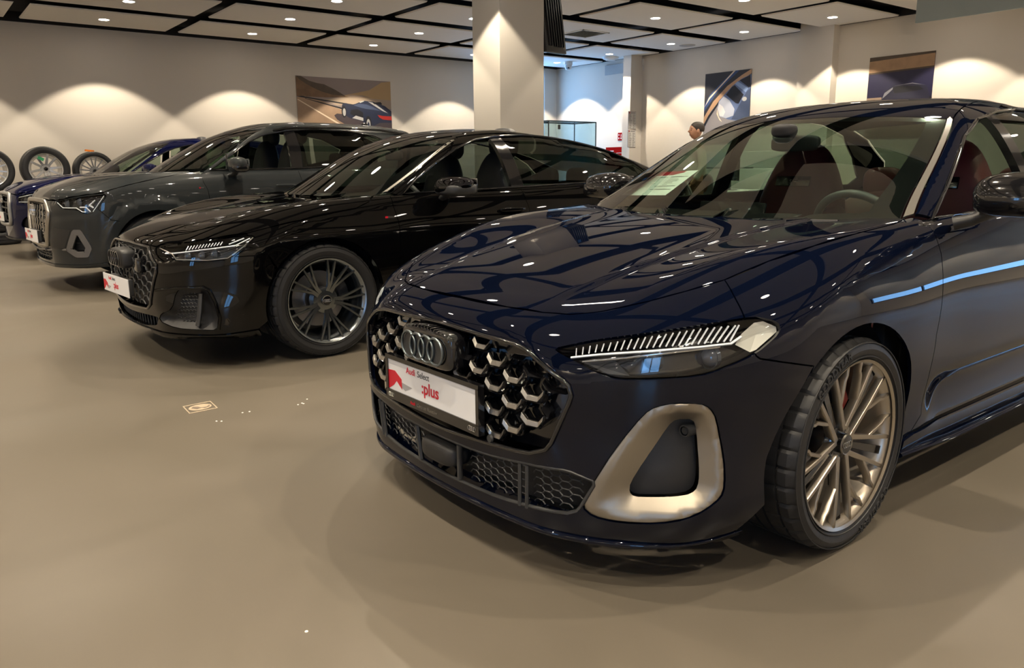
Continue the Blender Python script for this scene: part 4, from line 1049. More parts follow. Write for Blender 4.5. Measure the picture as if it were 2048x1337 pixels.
# ---------------------------------------------------------------- common shell for the cars behind
def build_shell(c):
    """body panels, greenhouse, cabin and wheels; returns (car, tools)"""
    ps, FL, FG = c['pose'], c['low'], c['grn']; PT = c['paint']; xf, xr, zh, R = c['hubs']; ra = c['arch']; L = c['len']; xb = xr+.1
    car = empty('car', tuple(ps.w((0, 0, 0))), ps.s, c['label'], 'car'); car.scale = (ps.k,)*3
    SD = SideDom(FL, xf+.05, xb, .42 if c['z0'] is None else c['z0']); TD = TopDom(FL); FD = FrontDom(FL); GD = GreenDom(FG, c['gz0'], c.get('gR', .6))
    st = c.get('step', .04)
    P = lambda pts: list(px_dom(ps, SD, pts))
    sp = lambda pts: [SD.inv(side_pts(FL, [q]))[0] for q in pts]
    gsd = lambda pts: [GD.inv(side_pts(FG, [q]))[0] for q in pts]
    gs = lambda x, y: GD.inv(TopDom(FG, .92).P(np.array([[x, y]])))[0]
    fr = lambda pts: list(SD.inv(FD.P(np.array(pts))))
    hp = px3(ps, FL, c['cut_front']+c['cut_side'])
    half = [np.array([p[0], min(p[1], 0)]) for p in hp]; half = [np.array([half[0][0]-.01, 0.])]+half+[np.array(q, float) for q in c['cowl']]
    patch('bonnet', TD, symy(half), PT, car, step=st)
    lamp = rnd(P(c['lamp']), 1) if 'lamp' in c else None
    holes = []
    def two(h_): return [h_, [np.array([-q[0], q[1]]) for q in h_]]
    if lamp: holes += two(lamp)
    gr_front = rnd(sym(c['grille']), 1, q=.12); holes.append(fr(densify(gr_front, .04)))
    vents = []
    for v in c.get('vents', ()): vp = rnd(P(v), 1, q=c.get('vq', .22)); vents.append(vp); holes += two(vp)
    li = None
    if 'intake' in c: li = rnd(sym(c['intake']), 1, q=.12); holes.append(fr(densify(li, .04)))
    zb = c['zb']
    bp = [np.array(p) for p in P(c['cut_front'])]; bp = [np.array([0, bp[0][1]])]+bp+P(c['seam'])
    a0, a1 = c['arch_front']
    archf = sp(circ(xf, zh, ra, math.radians(a0), math.radians(a1), 10))
    xe = xf+ra*math.cos(math.radians(a1)); zz = zh+ra*math.sin(math.radians(a1))
    nose = [SD.inv(FD.P(np.array([[-a, zb]])))[0] for a in np.linspace(0, c.get('nose_w', .78), 16)[::-1]]
    half = bp+archf+sp([(xe-.06, zb+.015)])+nose; half[-1][0] = 0
    patch('front_bumper', SD, sym(half), PT, car, holes=holes, step=st*.8, bstep=.018)
    chin = nose[::-1]+sp([(xe-.06, zb+.015), (xe-.04, zb-.015)])+[SD.inv(FD.P(np.array([[-a, zb-.022]])))[0] for a in np.linspace(c.get('nose_w', .78), 0, 14)]
    chin[0][0] = 0; chin[-1][0] = 0
    patch('bumper_lip', SD, sym(chin), c.get('lipm', PT), car, step=.03, gap=0, rim=.08, disp=.012)
    hub = circ(xf, zh, ra, math.radians(-14), math.radians(a0-2), 22)
    door = sp(c['door_cut'])
    patch('front_fender', SD, P(c['cut_side'])+P(c.get('fend_top', []))+door+sp(hub)+P(c['seam'])[::-1], PT, car, holes=[lamp] if lamp else [], step=st, bstep=.02, mirror=True)
    belt = c['belt']; xm, xq = c['doorx']
    patch('front_door', SD, door+sp([(xm, c['sill']), (xm+.02, .6), (xm, .88), (xm-.03, belt(xm))]+[(x, belt(x)) for x in np.linspace(xm-.1, c['door_cut'][0][0]+.1, 6)]), PT, car, step=st*1.2, mirror=True)
    patch('rear_door', SD, sp([(xm, c['sill']), (xm+.02, .6), (xm, .88), (xm-.03, belt(xm))]+[(x, belt(x)) for x in np.linspace(xm+.3, xq, 4)]+[(xq-.08, .80), (xq-.2, .66), (xr-ra-.03, .45), (xr-ra-.05, c['sill'])]), PT, car, step=st*1.4, mirror=True)
    qp = sp([(xq, belt(xq)), (xq-.08, .80), (xq-.2, .66)]+circ(xr, zh, ra, math.radians(140), math.radians(-8), 18)+[(xr+.5, zb+.06)])
    rr = [SD.inv([q])[0] for q in solve(FL, np.tile([xb, 0, SD.z0], (10, 1)), np.array([[math.cos(a), -math.sin(a), -.15] for a in np.linspace(1.0, 0, 10)]), 2.)]
    rr[-1][0] = -(SD.R*PI/2+(SD.xb-SD.xa)+SD.R*PI/2)
    tp = [SD.inv([q])[0] for q in solve(FL, np.tile([xb, 0, SD.z0], (10, 1)), np.array([[math.cos(a), -math.sin(a), .62] for a in np.linspace(0, 1.25, 10)]), 2.)]; tp[0][0] = rr[-1][0]
    patch('rear_body', SD, qp+rr+tp, PT, car, step=st*1.6, mirror=True)
    patch('side_sill', SD, sp([(xf+ra*.95, zb+.04), (xf+ra, c['sill']-.015), (xm, c['sill']-.008), (xr-ra-.03, c['sill']-.008), (xr-ra, zb+.05)]), c.get('sillm', PT), car, step=.06, mirror=True, disp=.012)
    if c.get('clad'):
        for cx in (xf, xr):
            ring = circ(cx, zh, ra-.004, math.radians(-12), math.radians(192), 26)+circ(cx, zh, ra+.045, math.radians(190), math.radians(-10), 26)
            patch('arch_trim', SD, sp(ring), c['clad'], car, step=.05, gap=0, mirror=True, disp=.014, rim=.03)
    for s in (-1, 1):
        for cx in (xf, xr):
            m = MB(); m.lathe([(ra+.014, s*(c['hw']-.085)), (ra+.014, s*.60), (ra, s*.52), (.05, s*.50)], (cx, 0, zh), 'y', 36, math.radians(-25), math.radians(205)); m.build('wheel_arch_liner', MBLK, car)
    m = MB(); m.box((.62, 0, .46), (.85, 1.0, .42)); m.box((L/2, 0, zb+.06), (L-.9, 1.45, .05)); m.build('underbody', MBLK, car, bev=.02)
    # greenhouse
    base_c = [gs(*q) for q in c['ws_base']]; c1, c2 = [GD.inv([ps.hit(FG, *q)])[0] for q in c['ws_corner']] if 'ws_corner' in c else [gs(*q) for q in c['ws_c']]
    tx = GD.P(np.array([c2]))[0][0]; topc = [gs(tx-.07, -.30), gs(tx-.10, 0)]
    half = base_c+[c1, c2]+topc; half[0][1] = 0; half[-1][1] = 0
    ws = symy(half); wi = rnd(list(shrink(densify(ws, .03), .04)), 1)
    cl = glass('windscreen_clear', (.62, .68, .63), 1.4); tint = c.get('tint') or glass('side_glass', (.38, .48, .39), 1.2)
    w_ = patch('windscreen', GD, ws, c.get('wsglass', cl), car, step=.06, rim=0)
    patch('windscreen_border', GD, ws, GBLK, w_, holes=[wi], step=.04, gap=.001, rim=0, disp=-.003)
    if 'strip' in c: patch('pillar_strip', GD, list(px_dom(ps, GD, c['strip'])), mat('pillar_satin', (.20, .185, .165), .35, .8), car, step=.03, gap=.001, rim=.006, mirror=True)
    dl = list(px_dom(ps, GD, c['dlo_px'])) if 'dlo_px' in c else []
    dlo = dl+gsd(c['dlo_rest'])
    rail = [c1+np.array([.03, -.012]), c2]+[gs(*q) for q in c['seam_roof']]
    side = rail+gsd(c['cp_base'])
    patch('side_frame', GD, side, PT, car, holes=[dlo], step=st*.9, bstep=.02, mirror=True)
    trim = [GD.P(np.array([p]))[0] for p in densify(dlo, .06)]
    for s in (1, -1): MB().tube([(p[0], s*p[1]-s*.002, p[2]) for p in trim], .008, 6, closed=True).build('window_surround', c.get('surround', GBLK), car, ang=60)
    patch('b_pillar', GD, gsd(c['bpil']), GBLK, car, step=.06, mirror=True, disp=-.004, rim=.03)
    for g_ in c['rear_glass']: patch('rear_door_glass', GD, gsd(g_), c.get('rtint', tint), car, step=.08, mirror=True, disp=-.006, rim=0)
    fg = np.array(dl+gsd(c['front_glass'])); fg[:, 1] *= -1
    patch('front_door_glass', GD, list(fg), tint, car, step=.08, disp=-.006, rim=0)
    k = c['roof_k']; sr = [gs(*q) for q in c['seam_roof']]
    rh = topc[::-1]+[c2]+sr[:k]+[gs(*q) for q in c['roof_end']]; rh[0][1] = 0; rh[-1][1] = 0
    patch('roof', GD, symy(rh), PT, car, step=st*1.5)
    rs = [gs(*q) for q in c['roof_end']][::-1]+sr[k-1:]+[gs(*q) for q in c['rear_screen']]; rs[0][1] = 0; rs[-1][1] = 0
    patch('rear_screen', GD, symy(rs), c.get('rtint', tint), car, step=.08, rim=0)
    patch('headliner', GD, symy([np.array([q_[0]+.02, q_[1]*.98]) for q_ in rh]), CABIN, car, step=.12, gap=.01, rim=0, disp=-.03)
    dz = c.get('dz', 0)
    m = MB(); m.box((L*.53, 0, .38+dz), (L*.52, 1.5, .05)); m.box((xf+.42, 0, .66), (.06, 1.4, .5)); m.box((xq+.2, 0, .66), (.1, 1.3, .6)); m.build('cabin_floor', CABIN, car, bev=.01)
    for s in (-1, 1): MB().box((xm, s*(c['hw']-.14), .70+dz*.5), (2.3, .05, .5)).build('door_lining', CABIN, car, bev=.015)
    m = MB(); superell(m, (xf+.66, 0, .86+dz), (.28, c['hw']-.2, .085), 4.); superell(m, (xf+.78, -.37, .91+dz), (.12, .2, .05), 3.); m.build('dashboard', mat('dash_grey_green', (.055, .062, .062), .6), car, ang=60)
    SM = mat('seat_black', (.014, .015, .019), .55, bump=(90, .25))
    for y in (-.37, .37): seat(car, xm-.25+.02, y, .43+dz, SM, headrest=True)
    m = MB(); superell(m, (xm+.78, 0, .64+dz), (.15, .6, .38), 4., taper=lambda X, Y, Z: (X+.9*(Z+1)*.5, Y, Z)); superell(m, (xm+.55, 0, .46+dz), (.3, .6, .11), 4.); q = m.build('rear_seat', SM, car, ang=60)
    for y in (-.38, 0, .38): superell(MB(), (xm+1.0, y, 1.07+dz), (.05, .12, .09), 3.).build('headrest', SM, q, ang=60)
    steering_wheel(car, (xf+.98, -.37, .91+dz))
    m = MB(); superell(m, (xf+1.06, 0, 1.26+dz), (.02, .12, .035), 4.); m.tube([(xf+1.06, 0, 1.29+dz), (xf+.98, 0, 1.33+dz)], .012, 8); m.build('interior_mirror', CABIN, car, ang=60)
    W = c['wheel']
    for cx in (xf, xr):
        for s in (-1, 1):
            near = s < 0 and cx == xf
            wheel(car, (cx, s*(c['hw']-.01-W['w']/2), zh), zh, W['w'], W['rr'], W['style'], s, rimm=W['m'], spin=W.get('spin', 0), detail=near and c.get('fine', True), seg=216 if near else 96, yaw=0)
    return car, dict(SD=SD, TD=TD, FD=FD, GD=GD, P=P, sp=sp, gs=gs, gsd=gsd, lamp=lamp, gr=gr_front, vents=vents, intake=li, onf=front_grid(FD, n=81, m=61), PT=PT, ps=ps, FL=FL, FG=FG)

def split_sides(objs, parents):
    for b_ in objs: b_.parent = parents[-1 if np.mean([v.co.y for v in b_.data.vertices]) < 0 else 1]
def make_lamps(car, t, depth=.05, fine=True):
    SD, lamp = t['SD'], t['lamp']
    a = patch('headlamp', SD, lamp, LENS, car, step=.04, gap=.003, rim=0, disp=-.002, mirror=True)
    lm = {(-1 if np.mean([v.co.y for v in o.data.vertices]) < 0 else 1): o for o in a}
    split_sides(patch('lamp_housing', SD, lamp, GBLK, None, step=.04, gap=.001, rim=0, disp=-depth, mirror=True), lm)
    return lm
def badge_line(car, t, u, v, w=.075):
    """small red and silver badge on the wing"""
    q = t['ps'].hit(t['FL'], u, v)
    for s in (1, -1):
        b = MB().box((q[0]+w*.6, s*(q[1]-.002), q[2]), (w*.6, .003, .012)).build('wing_badge', SATIN, car, smooth=False); MB().box((q[0]+w*.15, s*(q[1]-.0022), q[2]), (w*.25, .003, .013)).build('badge_red_square', REDP, b, smooth=False)
# ---- black fastback
A7F = dict(len=4.97, kf=.15, rc=.42, rr=.4, kr=.14,
    fz=([.1, .15, .2, .3, .4, .5, .6, .70, .74, .78, .84, .95], [.035, .02, .02, .015, 0, 0, .005, .03, .06, .12, .24, .5]),
    wx=([0, .3, .6, .9, 1.3, 3., 4.0, 4.95], [.89, .925, .945, .954, .954, .954, .945, .90]),
    sz=([.12, .18, .25, .35, .5, .65, .75, .80, .86, .92, 1.02], [-.09, -.05, -.03, -.025, -.012, -.002, 0, -.01, -.028, -.05, -.09]),
    gz=([.2, .4, .6, .8, 1.05], [.12, .03, 0, .03, .1]),
    rt=([0, .25, .5, 1.2, 1.6, 5], [.04, .06, .09, .07, .035, .035]),
    bot=([0, .3, .6, 1.2, 4.95], [.185, .20, .19, .2, .22]))
def a7_top(x, a):
    c = fit([0, .05, .13, .2, .44, .66, .95, 1.17, 1.3, 1.6, 4.0, 4.95], [.70, .735, .785, .81, .85, .885, .925, .95, .965, .98, 1.05, 1.0], x, 1.9)
    fr = fit([0, .1, .27, .41, .53, .7, .93, 1.18, 1.42, 1.7, 3.0, 4.0, 4.95], [.62, .70, .80, .868, .905, .938, .965, .982, 1.0, 1.01, 1.03, 1.05, 1.0], x, 1.9)
    k = sstep((x-.12)/.25)
    t = np.maximum((a-.30)/.49, 0); g = t*t*(3-2*t); ac = .32+.13*(x-.15)
    return c+(fr-c)*g+.014*np.exp(-(a/.50)**2)*k-.008*k*sstep((a-ac)/.05)-.6*np.maximum(a-.79, 0)**2
A7F['top'] = a7_top
def a7_extra(x, a, z):
    arch = .012*sstep((.80-np.abs(x-.95))/.60)*sstep((z-.2)/.3)*sstep((1.0-z)/.45)
    rear = .016*sstep((.6-np.abs(x-3.85))/.3)*sstep((1.0-z)/.3)
    low = -.02*sstep((.5-z)/.12)*sstep((x-1.4)/.25)*sstep((3.3-x)/.25)*sstep((z-.22)/.1)
    return arch+rear+low+.045*sstep((.52-z)/.22)*sstep((.6-x)/.4)
A7F['extra'] = a7_extra
A7G = dict(wn=.5, rk=.09, rp=.03, rroof=.085, rn=.3,
    ws=([.9, .955, 1.05, 1.2, 1.3, 1.4, 1.46], [1.08, 1.18, 1.35, 1.61, 1.79, 1.99, 2.15]),
    wk=([.95, 1.4], [.33, .42]),
    gs=([.9, .99, 1.1, 1.2, 1.3, 1.36, 1.45], [.885, .86, .82, .775, .72, .675, .57]),
    gx=([1.0, 1.5, 2.0, 3.2, 4.5], [-.05, -.02, 0, 0, -.12]),
    rw=([.95, 1.05, 1.15, 1.25, 1.35, 1.42], [4.8, 4.65, 4.35, 4.0, 3.55, 3.1]),
    rf=([1.5, 2.1, 2.35, 2.8, 3.2, 3.7, 4.3, 4.8], [1.28, 1.415, 1.456, 1.478, 1.468, 1.392, 1.225, 1.04]))
A7_POSE = Pose(1.075, 5.50, .022)
a7_low = lambda P: low_f(A7F, P)
a7_grn = lambda P: green_f(A7G, P)
fair(A7F, fz=.012, wx=.12, sz=.022, gz=.04, rt=.12, bot=.05); fair(A7G, ws=.02, wk=.08, gs=.03, gx=.2, rw=.03, rf=.14)
def build_a7():
    PT = paint('paint_black', (.0015, .0015, .0017))
    belt = lambda x: 1.0+.012*(x-1.5)
    q = A7_POSE.hit(a7_grn, 988, 272, 3.); zt = q[2]
    c = dict(pose=A7_POSE, low=a7_low, grn=a7_grn, paint=PT, hubs=(.95, 3.86, .357, .357), arch=.395, len=4.97, z0=None, gz0=.8, hw=.954, step=.026,
        label='black fastback second from the camera, with grey twin-spoke wheels',
        cut_front=[(272, 487), (300.5, 491.6), (311, 492.7), (336, 488.6), (379, 484), (430, 476)],
        cut_side=[(494, 467), (540, 455), (600, 441), (650, 430), (712, 417), (740, 403), (759, 389)],
        cowl=[(1.42, -.60), (1.33, -.42), (1.28, -.2), (1.265, 0)],
        lamp=[(315, 495), (352.5, 488.6), (415, 479.6), (469, 473), (505, 470.6), (511, 475), (487, 496.7), (458, 519), (415, 523.6), (379.5, 522.7), (352.5, 522.7), (336, 512), (324, 502)],
        grille=[(0, .725), (-.40, .715), (-.43, .70), (-.565, .61), (-.43, .345), (0, .325)],
        vents=[[(352, 583), (372, 578), (405, 577), (417, 584), (430, 610), (438, 637), (434, 661), (400, 660), (350, 656), (318, 641), (322, 628), (345, 620)]],
        intake=[(0, .285), (-.40, .30), (-.50, .30), (-.46, .25), (-.3, .228), (0, .22)],
        seam=[(494, 469), (500, 474), (487, 500), (470, 514), (508, 512), (535, 508)], arch_front=(146, 192), zb=.215, nose_w=.82,
        door_cut=[(1.47, .985), (1.46, .93), (1.475, .83), (1.47, .6), (1.43, .36), (1.40, .31)], sill=.30,
        fend_top=[(770, 388)], belt=belt, doorx=(2.60, 3.66),
        ws_base=[(1.225, 0), (1.245, -.25), (1.31, -.5), (1.41, -.72)], ws_corner=[(763, 386), (902, 279)],
        strip=[(764, 385), (902, 280), (910, 280), (775, 383)],
        dlo_px=[(806, 388), (833, 358), (872.5, 325), (911.6, 297.6), (949, 280), (988, 273)],
        dlo_rest=[(2.8, zt+.012), (3.2, zt-.012), (3.6, zt-.075), (3.95, 1.20), (4.10, 1.10), (4.02, 1.06), (3.2, 1.04), (2.3, 1.015)],
        seam_roof=[(2.22, -.60), (2.5, -.585), (3.0, -.58), (3.5, -.58), (3.9, -.60), (4.3, -.64)],
        cp_base=[(4.4, 1.0), (3.8, .97), (2.6, .95), (1.62, .95)],
        bpil=[(2.50, 1.0), (2.48, 1.2), (2.45, zt-.0), (2.56, zt+.005), (2.60, 1.2), (2.62, 1.0)],
        rear_glass=[[(2.62, 1.02), (2.60, 1.2), (2.56, zt+.004), (2.8, zt+.010), (3.2, zt-.014), (3.6, zt-.077), (3.94, 1.195), (4.08, 1.10), (4.0, 1.06), (3.2, 1.04)]],
        front_glass=[(2.48, zt+.0), (2.50, 1.2), (2.52, 1.03), (2.0, 1.01)], roof_k=3, roof_end=[(3.1, -.3), (3.05, 0)], rear_screen=[(4.55, -.5), (4.62, 0)],
        rtint=glass('privacy_glass', (.16, .20, .17), 1.3), wheel=dict(w=.255, rr=.262, style='v', m=mat('rim_grey', (.24, .26, .27), .22, .95), spin=math.radians(-8)))
    car, t = build_shell(c); ps, onf, FL = t['ps'], t['onf'], t['FL']
    # grille: black matt honeycomb with a raised ring block
    gr = shrink(densify(t['gr'], .04), .001)
    back = patch('grille', FrontDom(lambda Q: FL(Q)+.06), gr, MBLK, car, step=.05, gap=0, rim=0); back['label'] = 'matt black honeycomb grille'
    poly = shrink(densify(t['gr'], .04), .012); web = MB()
    for k in range(-9, 10):
        for j in range(6):
            a, z = k*.072, .36+j*.062+(.031 if k % 2 else 0)
            if not inpoly([(a, z)], poly)[0]: continue
            hx = [(a+.046*math.cos(i*PI/3), z+.030*math.sin(i*PI/3)) for i in range(4)]
            hx = [h_ for h_ in hx if inpoly([h_], poly)[0]]
            if len(hx) > 1: web.tube([onf(p, q_, .012) for p, q_ in hx], .0055, 5)
    web.build('grille_web', DGRY, back, ang=60)
    MB().tube([onf(p, q_, -.003) for p, q_ in densify(t['gr'], .04)], .008, 7, closed=True).build('grille_frame', GBLK, back, ang=60)
    em = MB(); superell(em, (.015, 0, .625), (.06, .15, .062), 5.); e0 = em.build('emblem_base', MBLK, car, ang=50)
    m = MB(); rings4(m, (-.050, 0, .625), .045, .0045, (0, 1, 0)); m.build('ring_emblem', GBLK, e0, ang=60)
    for y_ in (-.30, .30): m = MB(); superell(m, (.03, y_, .60), (.03, .045, .045), 5.); m.build('grille_sensor_pod', GBLK, back, ang=50)
    build_plate(car, -.052, .455, yaw=-.055, holder=False)
    MB().box((-.018, 0, .455), (.030, .44, .10)).build('plate_bracket', DGRY, car, bev=.004)
    b = patch('lower_intake', FrontDom(lambda Q: FL(Q)+.07), shrink(densify(t['intake'], .04), .001), MBLK, car, step=.06, gap=0, rim=0)
    for k in range(-9, 10): m = MB(); m.tube([onf(k*.05, .29, .03), onf(k*.05, .225, .03)], .006, 5); m.build('intake_bar', MBLK, b, ang=60)
    # side vents: black funnels with a mesh
    v = t['vents'][0]
    vw = patch('side_vent', t['SD'], v, MBLK, car, step=.03, gap=0, rim=0, disp=lambda P_, Q: -.004-.05*sstep(segdist(Q, np.array([np.array([(1 if Q[0, 0] > 0 else -1)*abs(p[0]), p[1]]) for p in v]))/.03), mirror=True)
    par = {(-1 if np.mean([w.co.y for w in o.data.vertices]) < 0 else 1): o for o in vw}
    for s in (-1, 1):
        m = MB()
        for i in range(9):
            for j in range(8):
                u_, w_ = 352+j*7+(3.5 if i % 2 else 0)-i*.3, 588+i*7
                if u_ > 396 or u_ < 344+i*.5+(i > 6)*(i-6)*8: continue
                G = lambda a_, b_: (lambda p: (p[0], -s*p[1], p[2]))(ps.hit(lambda Q: FL(Q)+.042, a_, b_, 3.))
                m.tube([G(u_-3.2, w_), G(u_-1.6, w_-3), G(u_+1.6, w_-3), G(u_+3.2, w_)], .003, 4)
        m.build('vent_mesh', DGRY, par[s], ang=60)
        T = lambda u, w_, d=-.006: (lambda p: (p[0], -s*p[1], p[2]))(ps.hit(lambda Q: FL(Q)+d, u, w_, 3.))
        MB().tube([T(402, 588, .02), T(400, 620, .02), T(396, 652, .01)], .022, 6, sy=.6).build('vent_fin', DGRY, par[s], ang=60)
        MB().tube([T(311, 581), (T(350, 577)), T(405, 575), T(418, 581), T(432, 608), T(440, 637), T(437, 660)], .010, 6).build('vent_edge', PT, par[s], ang=60)
    lm = make_lamps(car, t, .06)
    for s in (-1, 1):
        T = lambda u, w_, d=.02: (lambda p: (p[0], -s*p[1] if s < 0 else -p[1]*1, p[2]))(ps.hit(lambda Q: FL(Q)+d, u, w_, 3.))
        F = lambda u, w_, d=.02: (lambda p: (p[0], p[1] if s < 0 else -p[1], p[2]))(ps.hit(lambda Q: FL(Q)+d, u, w_, 3.))
        MB().tube([F(318, 496, .008), F(345, 509, .008), F(353, 520, .008), F(380, 520.5, .008), F(415, 521.5, .008), F(456, 517, .008), F(486, 495, .008), F(506, 476, .008)], .004, 6).build('lamp_bezel', SATIN, lm[s], ang=60)
        m = MB()
        for i in range(12):
            u_ = 372+i*6.2; m.tube([F(u_, 501-.9*i, .02), F(u_+5, 493-.8*i, .02)], .003, 4)
        m.tube([F(470, 492, .015), F(500, 477, .015)], .004, 5); m.tube([F(458, 489, .015), F(488, 477, .015)], .004, 5); m.build('light_ticks', LEDW, lm[s], ang=60)
        MB().tube([F(330, 508, .015), F(352, 507, .015), F(400, 501, .015), F(448, 495, .015), F(470, 492, .015)], .0045, 5).build('light_bar', LEDW, lm[s], ang=60)
        m = MB()
        for u_, w_ in ((372, 513), (400, 512), (425, 509)): m.lathe([(.0, -.012), (.018, -.006), (.024, .006), (.026, .02)], F(u_, w_, .045), 'x', 16)
        m.build('projector_lenses', mat('projector', (.05, .06, .08), .05, .3, coat=1.), lm[s])
    badge_line(car, t, 770, 435)
    mirror_unit(car, 1.86, -1.04, 1.05, PT, -1, r=(.12, .135, .062), stripe=DGRY); mirror_unit(car, 1.86, 1.04, 1.05, PT, 1, r=(.12, .135, .062), stripe=DGRY)
    m0 = ps.hit(FL, 998, 420, 3.); m1 = ps.hit(FL, 1048, 422, 3.)
    for s in (1, -1):
        m = MB(); xm_ = (m0[0]+m1[0])/2; superell(m, (xm_, s*(m0[1]-.02), m0[2]), (.12, .014, .016), 3.); m.tube([(xm_-.09, s*m0[1]+s*.02, m0[2]), (xm_-.09, s*(m0[1]-.02), m0[2])], .01, 6); m.tube([(xm_+.09, s*m0[1]+s*.02, m0[2]), (xm_+.09, s*(m0[1]-.02), m0[2])], .01, 6); m.build('door_handle', PT, car, ang=60)
        m = MB(); superell(m, (xm_+1.05, s*(m0[1]-.02), m0[2]+.02), (.12, .014, .016), 3.); m.build('door_handle', PT, car, ang=60)
    MB().lathe([(.0, .045), (.006, .04), (.02, 0)], tuple(t['GD'].P(np.array([t['gs'](3.25, 0)]))[0]), 'z', 10).build('roof_antenna', GBLK, car)
    return car
A7_CAR = build_a7()
# ---- grey compact SUV
Q3F = dict(len=4.48, kf=.16, rc=.38, rr=.35, kr=.14,
    fz=([.15, .2, .3, .4, .5, .65, .8, .88, .93, .98, 1.1], [.05, .03, .02, .01, 0, 0, .02, .05, .10, .22, .5]),
    wx=([0, .3, .6, .9, 1.3, 3., 3.9, 4.48], [.86, .895, .915, .925, .925, .925, .915, .87]),
    sz=([.18, .25, .35, .5, .65, .8, .88, .95, 1.02, 1.1], [-.06, -.035, -.03, -.02, -.005, 0, -.006, -.024, -.05, -.09]),
    gz=([.2, .4, .6, .8, 1.1], [.10, .03, 0, .02, .08]),
    rt=([0, .25, .5, 1.2, 1.6, 5], [.05, .07, .10, .08, .035, .035]),
    bot=([0, .3, .6, 1.2, 4.48], [.225, .235, .22, .24, .25]))
def q3_top(x, a):
    c = herm([0, .05, .13, .25, .44, .66, .95, 1.17, 1.5, 3.6, 4.48], [.87, .91, .96, 1.0, 1.035, 1.055, 1.07, 1.08, 1.09, 1.15, 1.1], x)
    fr = herm([0, .1, .27, .41, .6, .8, 1.0, 1.2, 1.5, 3.0, 4.48], [.78, .86, .95, 1.005, 1.045, 1.065, 1.075, 1.08, 1.085, 1.12, 1.1], x)
    k = sstep((x-.12)/.25)
    return lat(a, [0, .36, .46, .60, .76, .88], [c, c-.004, c-.010-.010*k, c*.55+fr*.45-.010*k, fr, fr-.03])
Q3F['top'] = q3_top
def q3_extra(x, a, z):
    arch = .03*sstep((.50-np.hypot(x-.86, z-.36))/.05)*sstep((z-.2)/.2)
    rear = .03*sstep((.50-np.hypot(x-3.54, z-.36))/.05)
    low = -.02*sstep((.55-z)/.12)*sstep((x-1.35)/.25)*sstep((3.0-x)/.25)
    return arch+rear+low
Q3F['extra'] = q3_extra
Q3G = dict(wn=.55, rk=.08, rp=.03, rroof=.09, rn=.75,
    ws=([.95, 1.04, 1.15, 1.3, 1.42, 1.5, 1.56], [.96, 1.06, 1.22, 1.48, 1.71, 1.90, 2.04]),
    wk=([1.0, 1.5], [.33, .42]),
    gs=([.95, 1.06, 1.2, 1.3, 1.4, 1.47, 1.55], [.865, .845, .79, .745, .69, .645, .55]),
    gx=([1.0, 1.5, 2.0, 3.2, 4.3], [-.05, -.02, 0, 0, -.08]),
    rw=([1.05, 1.2, 1.3, 1.4, 1.5, 1.56], [4.42, 4.36, 4.25, 4.1, 3.95, 3.8]),
    rf=([1.5, 2.0, 2.3, 2.7, 3.1, 3.6, 4.1], [1.43, 1.552, 1.585, 1.60, 1.597, 1.57, 1.505]))
Q3_POSE = Pose(1.05, 9.32, .02, 1.065)
q3_low = lambda P: low_f(Q3F, P)
q3_grn = lambda P: green_f(Q3G, P)
# ---- dark blue compact SUV at the far end
Q2F = dict(Q3F, len=4.19, wx=([0, .3, .6, .9, 1.3, 3., 3.9, 4.19], [.83, .865, .885, .897, .897, .897, .89, .86]))
def q2_top(x, a): return q3_top(x, a*1.03)-.035
Q2F['top'] = q2_top
Q2F['fz'] = ([.15, .2, .3, .4, .5, .65, .76, .84, .89, .95, 1.1], [.05, .03, .02, .01, 0, 0, .02, .05, .10, .22, .6])
Q2G = dict(Q3G, ws=([.92, 1.0, 1.12, 1.25, 1.36, 1.46, 1.52], [.95, 1.05, 1.22, 1.42, 1.62, 1.85, 2.0]),
    gs=([.92, 1.02, 1.15, 1.25, 1.35, 1.41, 1.5], [.85, .82, .765, .72, .665, .62, .52]),
    rf=([1.4, 1.9, 2.2, 2.6, 3.0, 3.5, 4.0], [1.38, 1.485, 1.52, 1.535, 1.525, 1.48, 1.41]), rw=([1.05, 1.2, 1.3, 1.4, 1.5], [4.12, 4.02, 3.9, 3.75, 3.55]))
Q2_POSE = Pose(1.10, 12.9, .02, 1.07)
q2_low = lambda P: low_f(Q2F, P)
q2_grn = lambda P: green_f(Q2G, P)
for _p in (Q3F, Q2F): fair(_p, fz=.012, wx=.12, sz=.022, gz=.04, rt=.12, bot=.05)
for _p in (Q3G, Q2G): fair(_p, ws=.02, wk=.08, gs=.03, gx=.2, rw=.03, rf=.14)
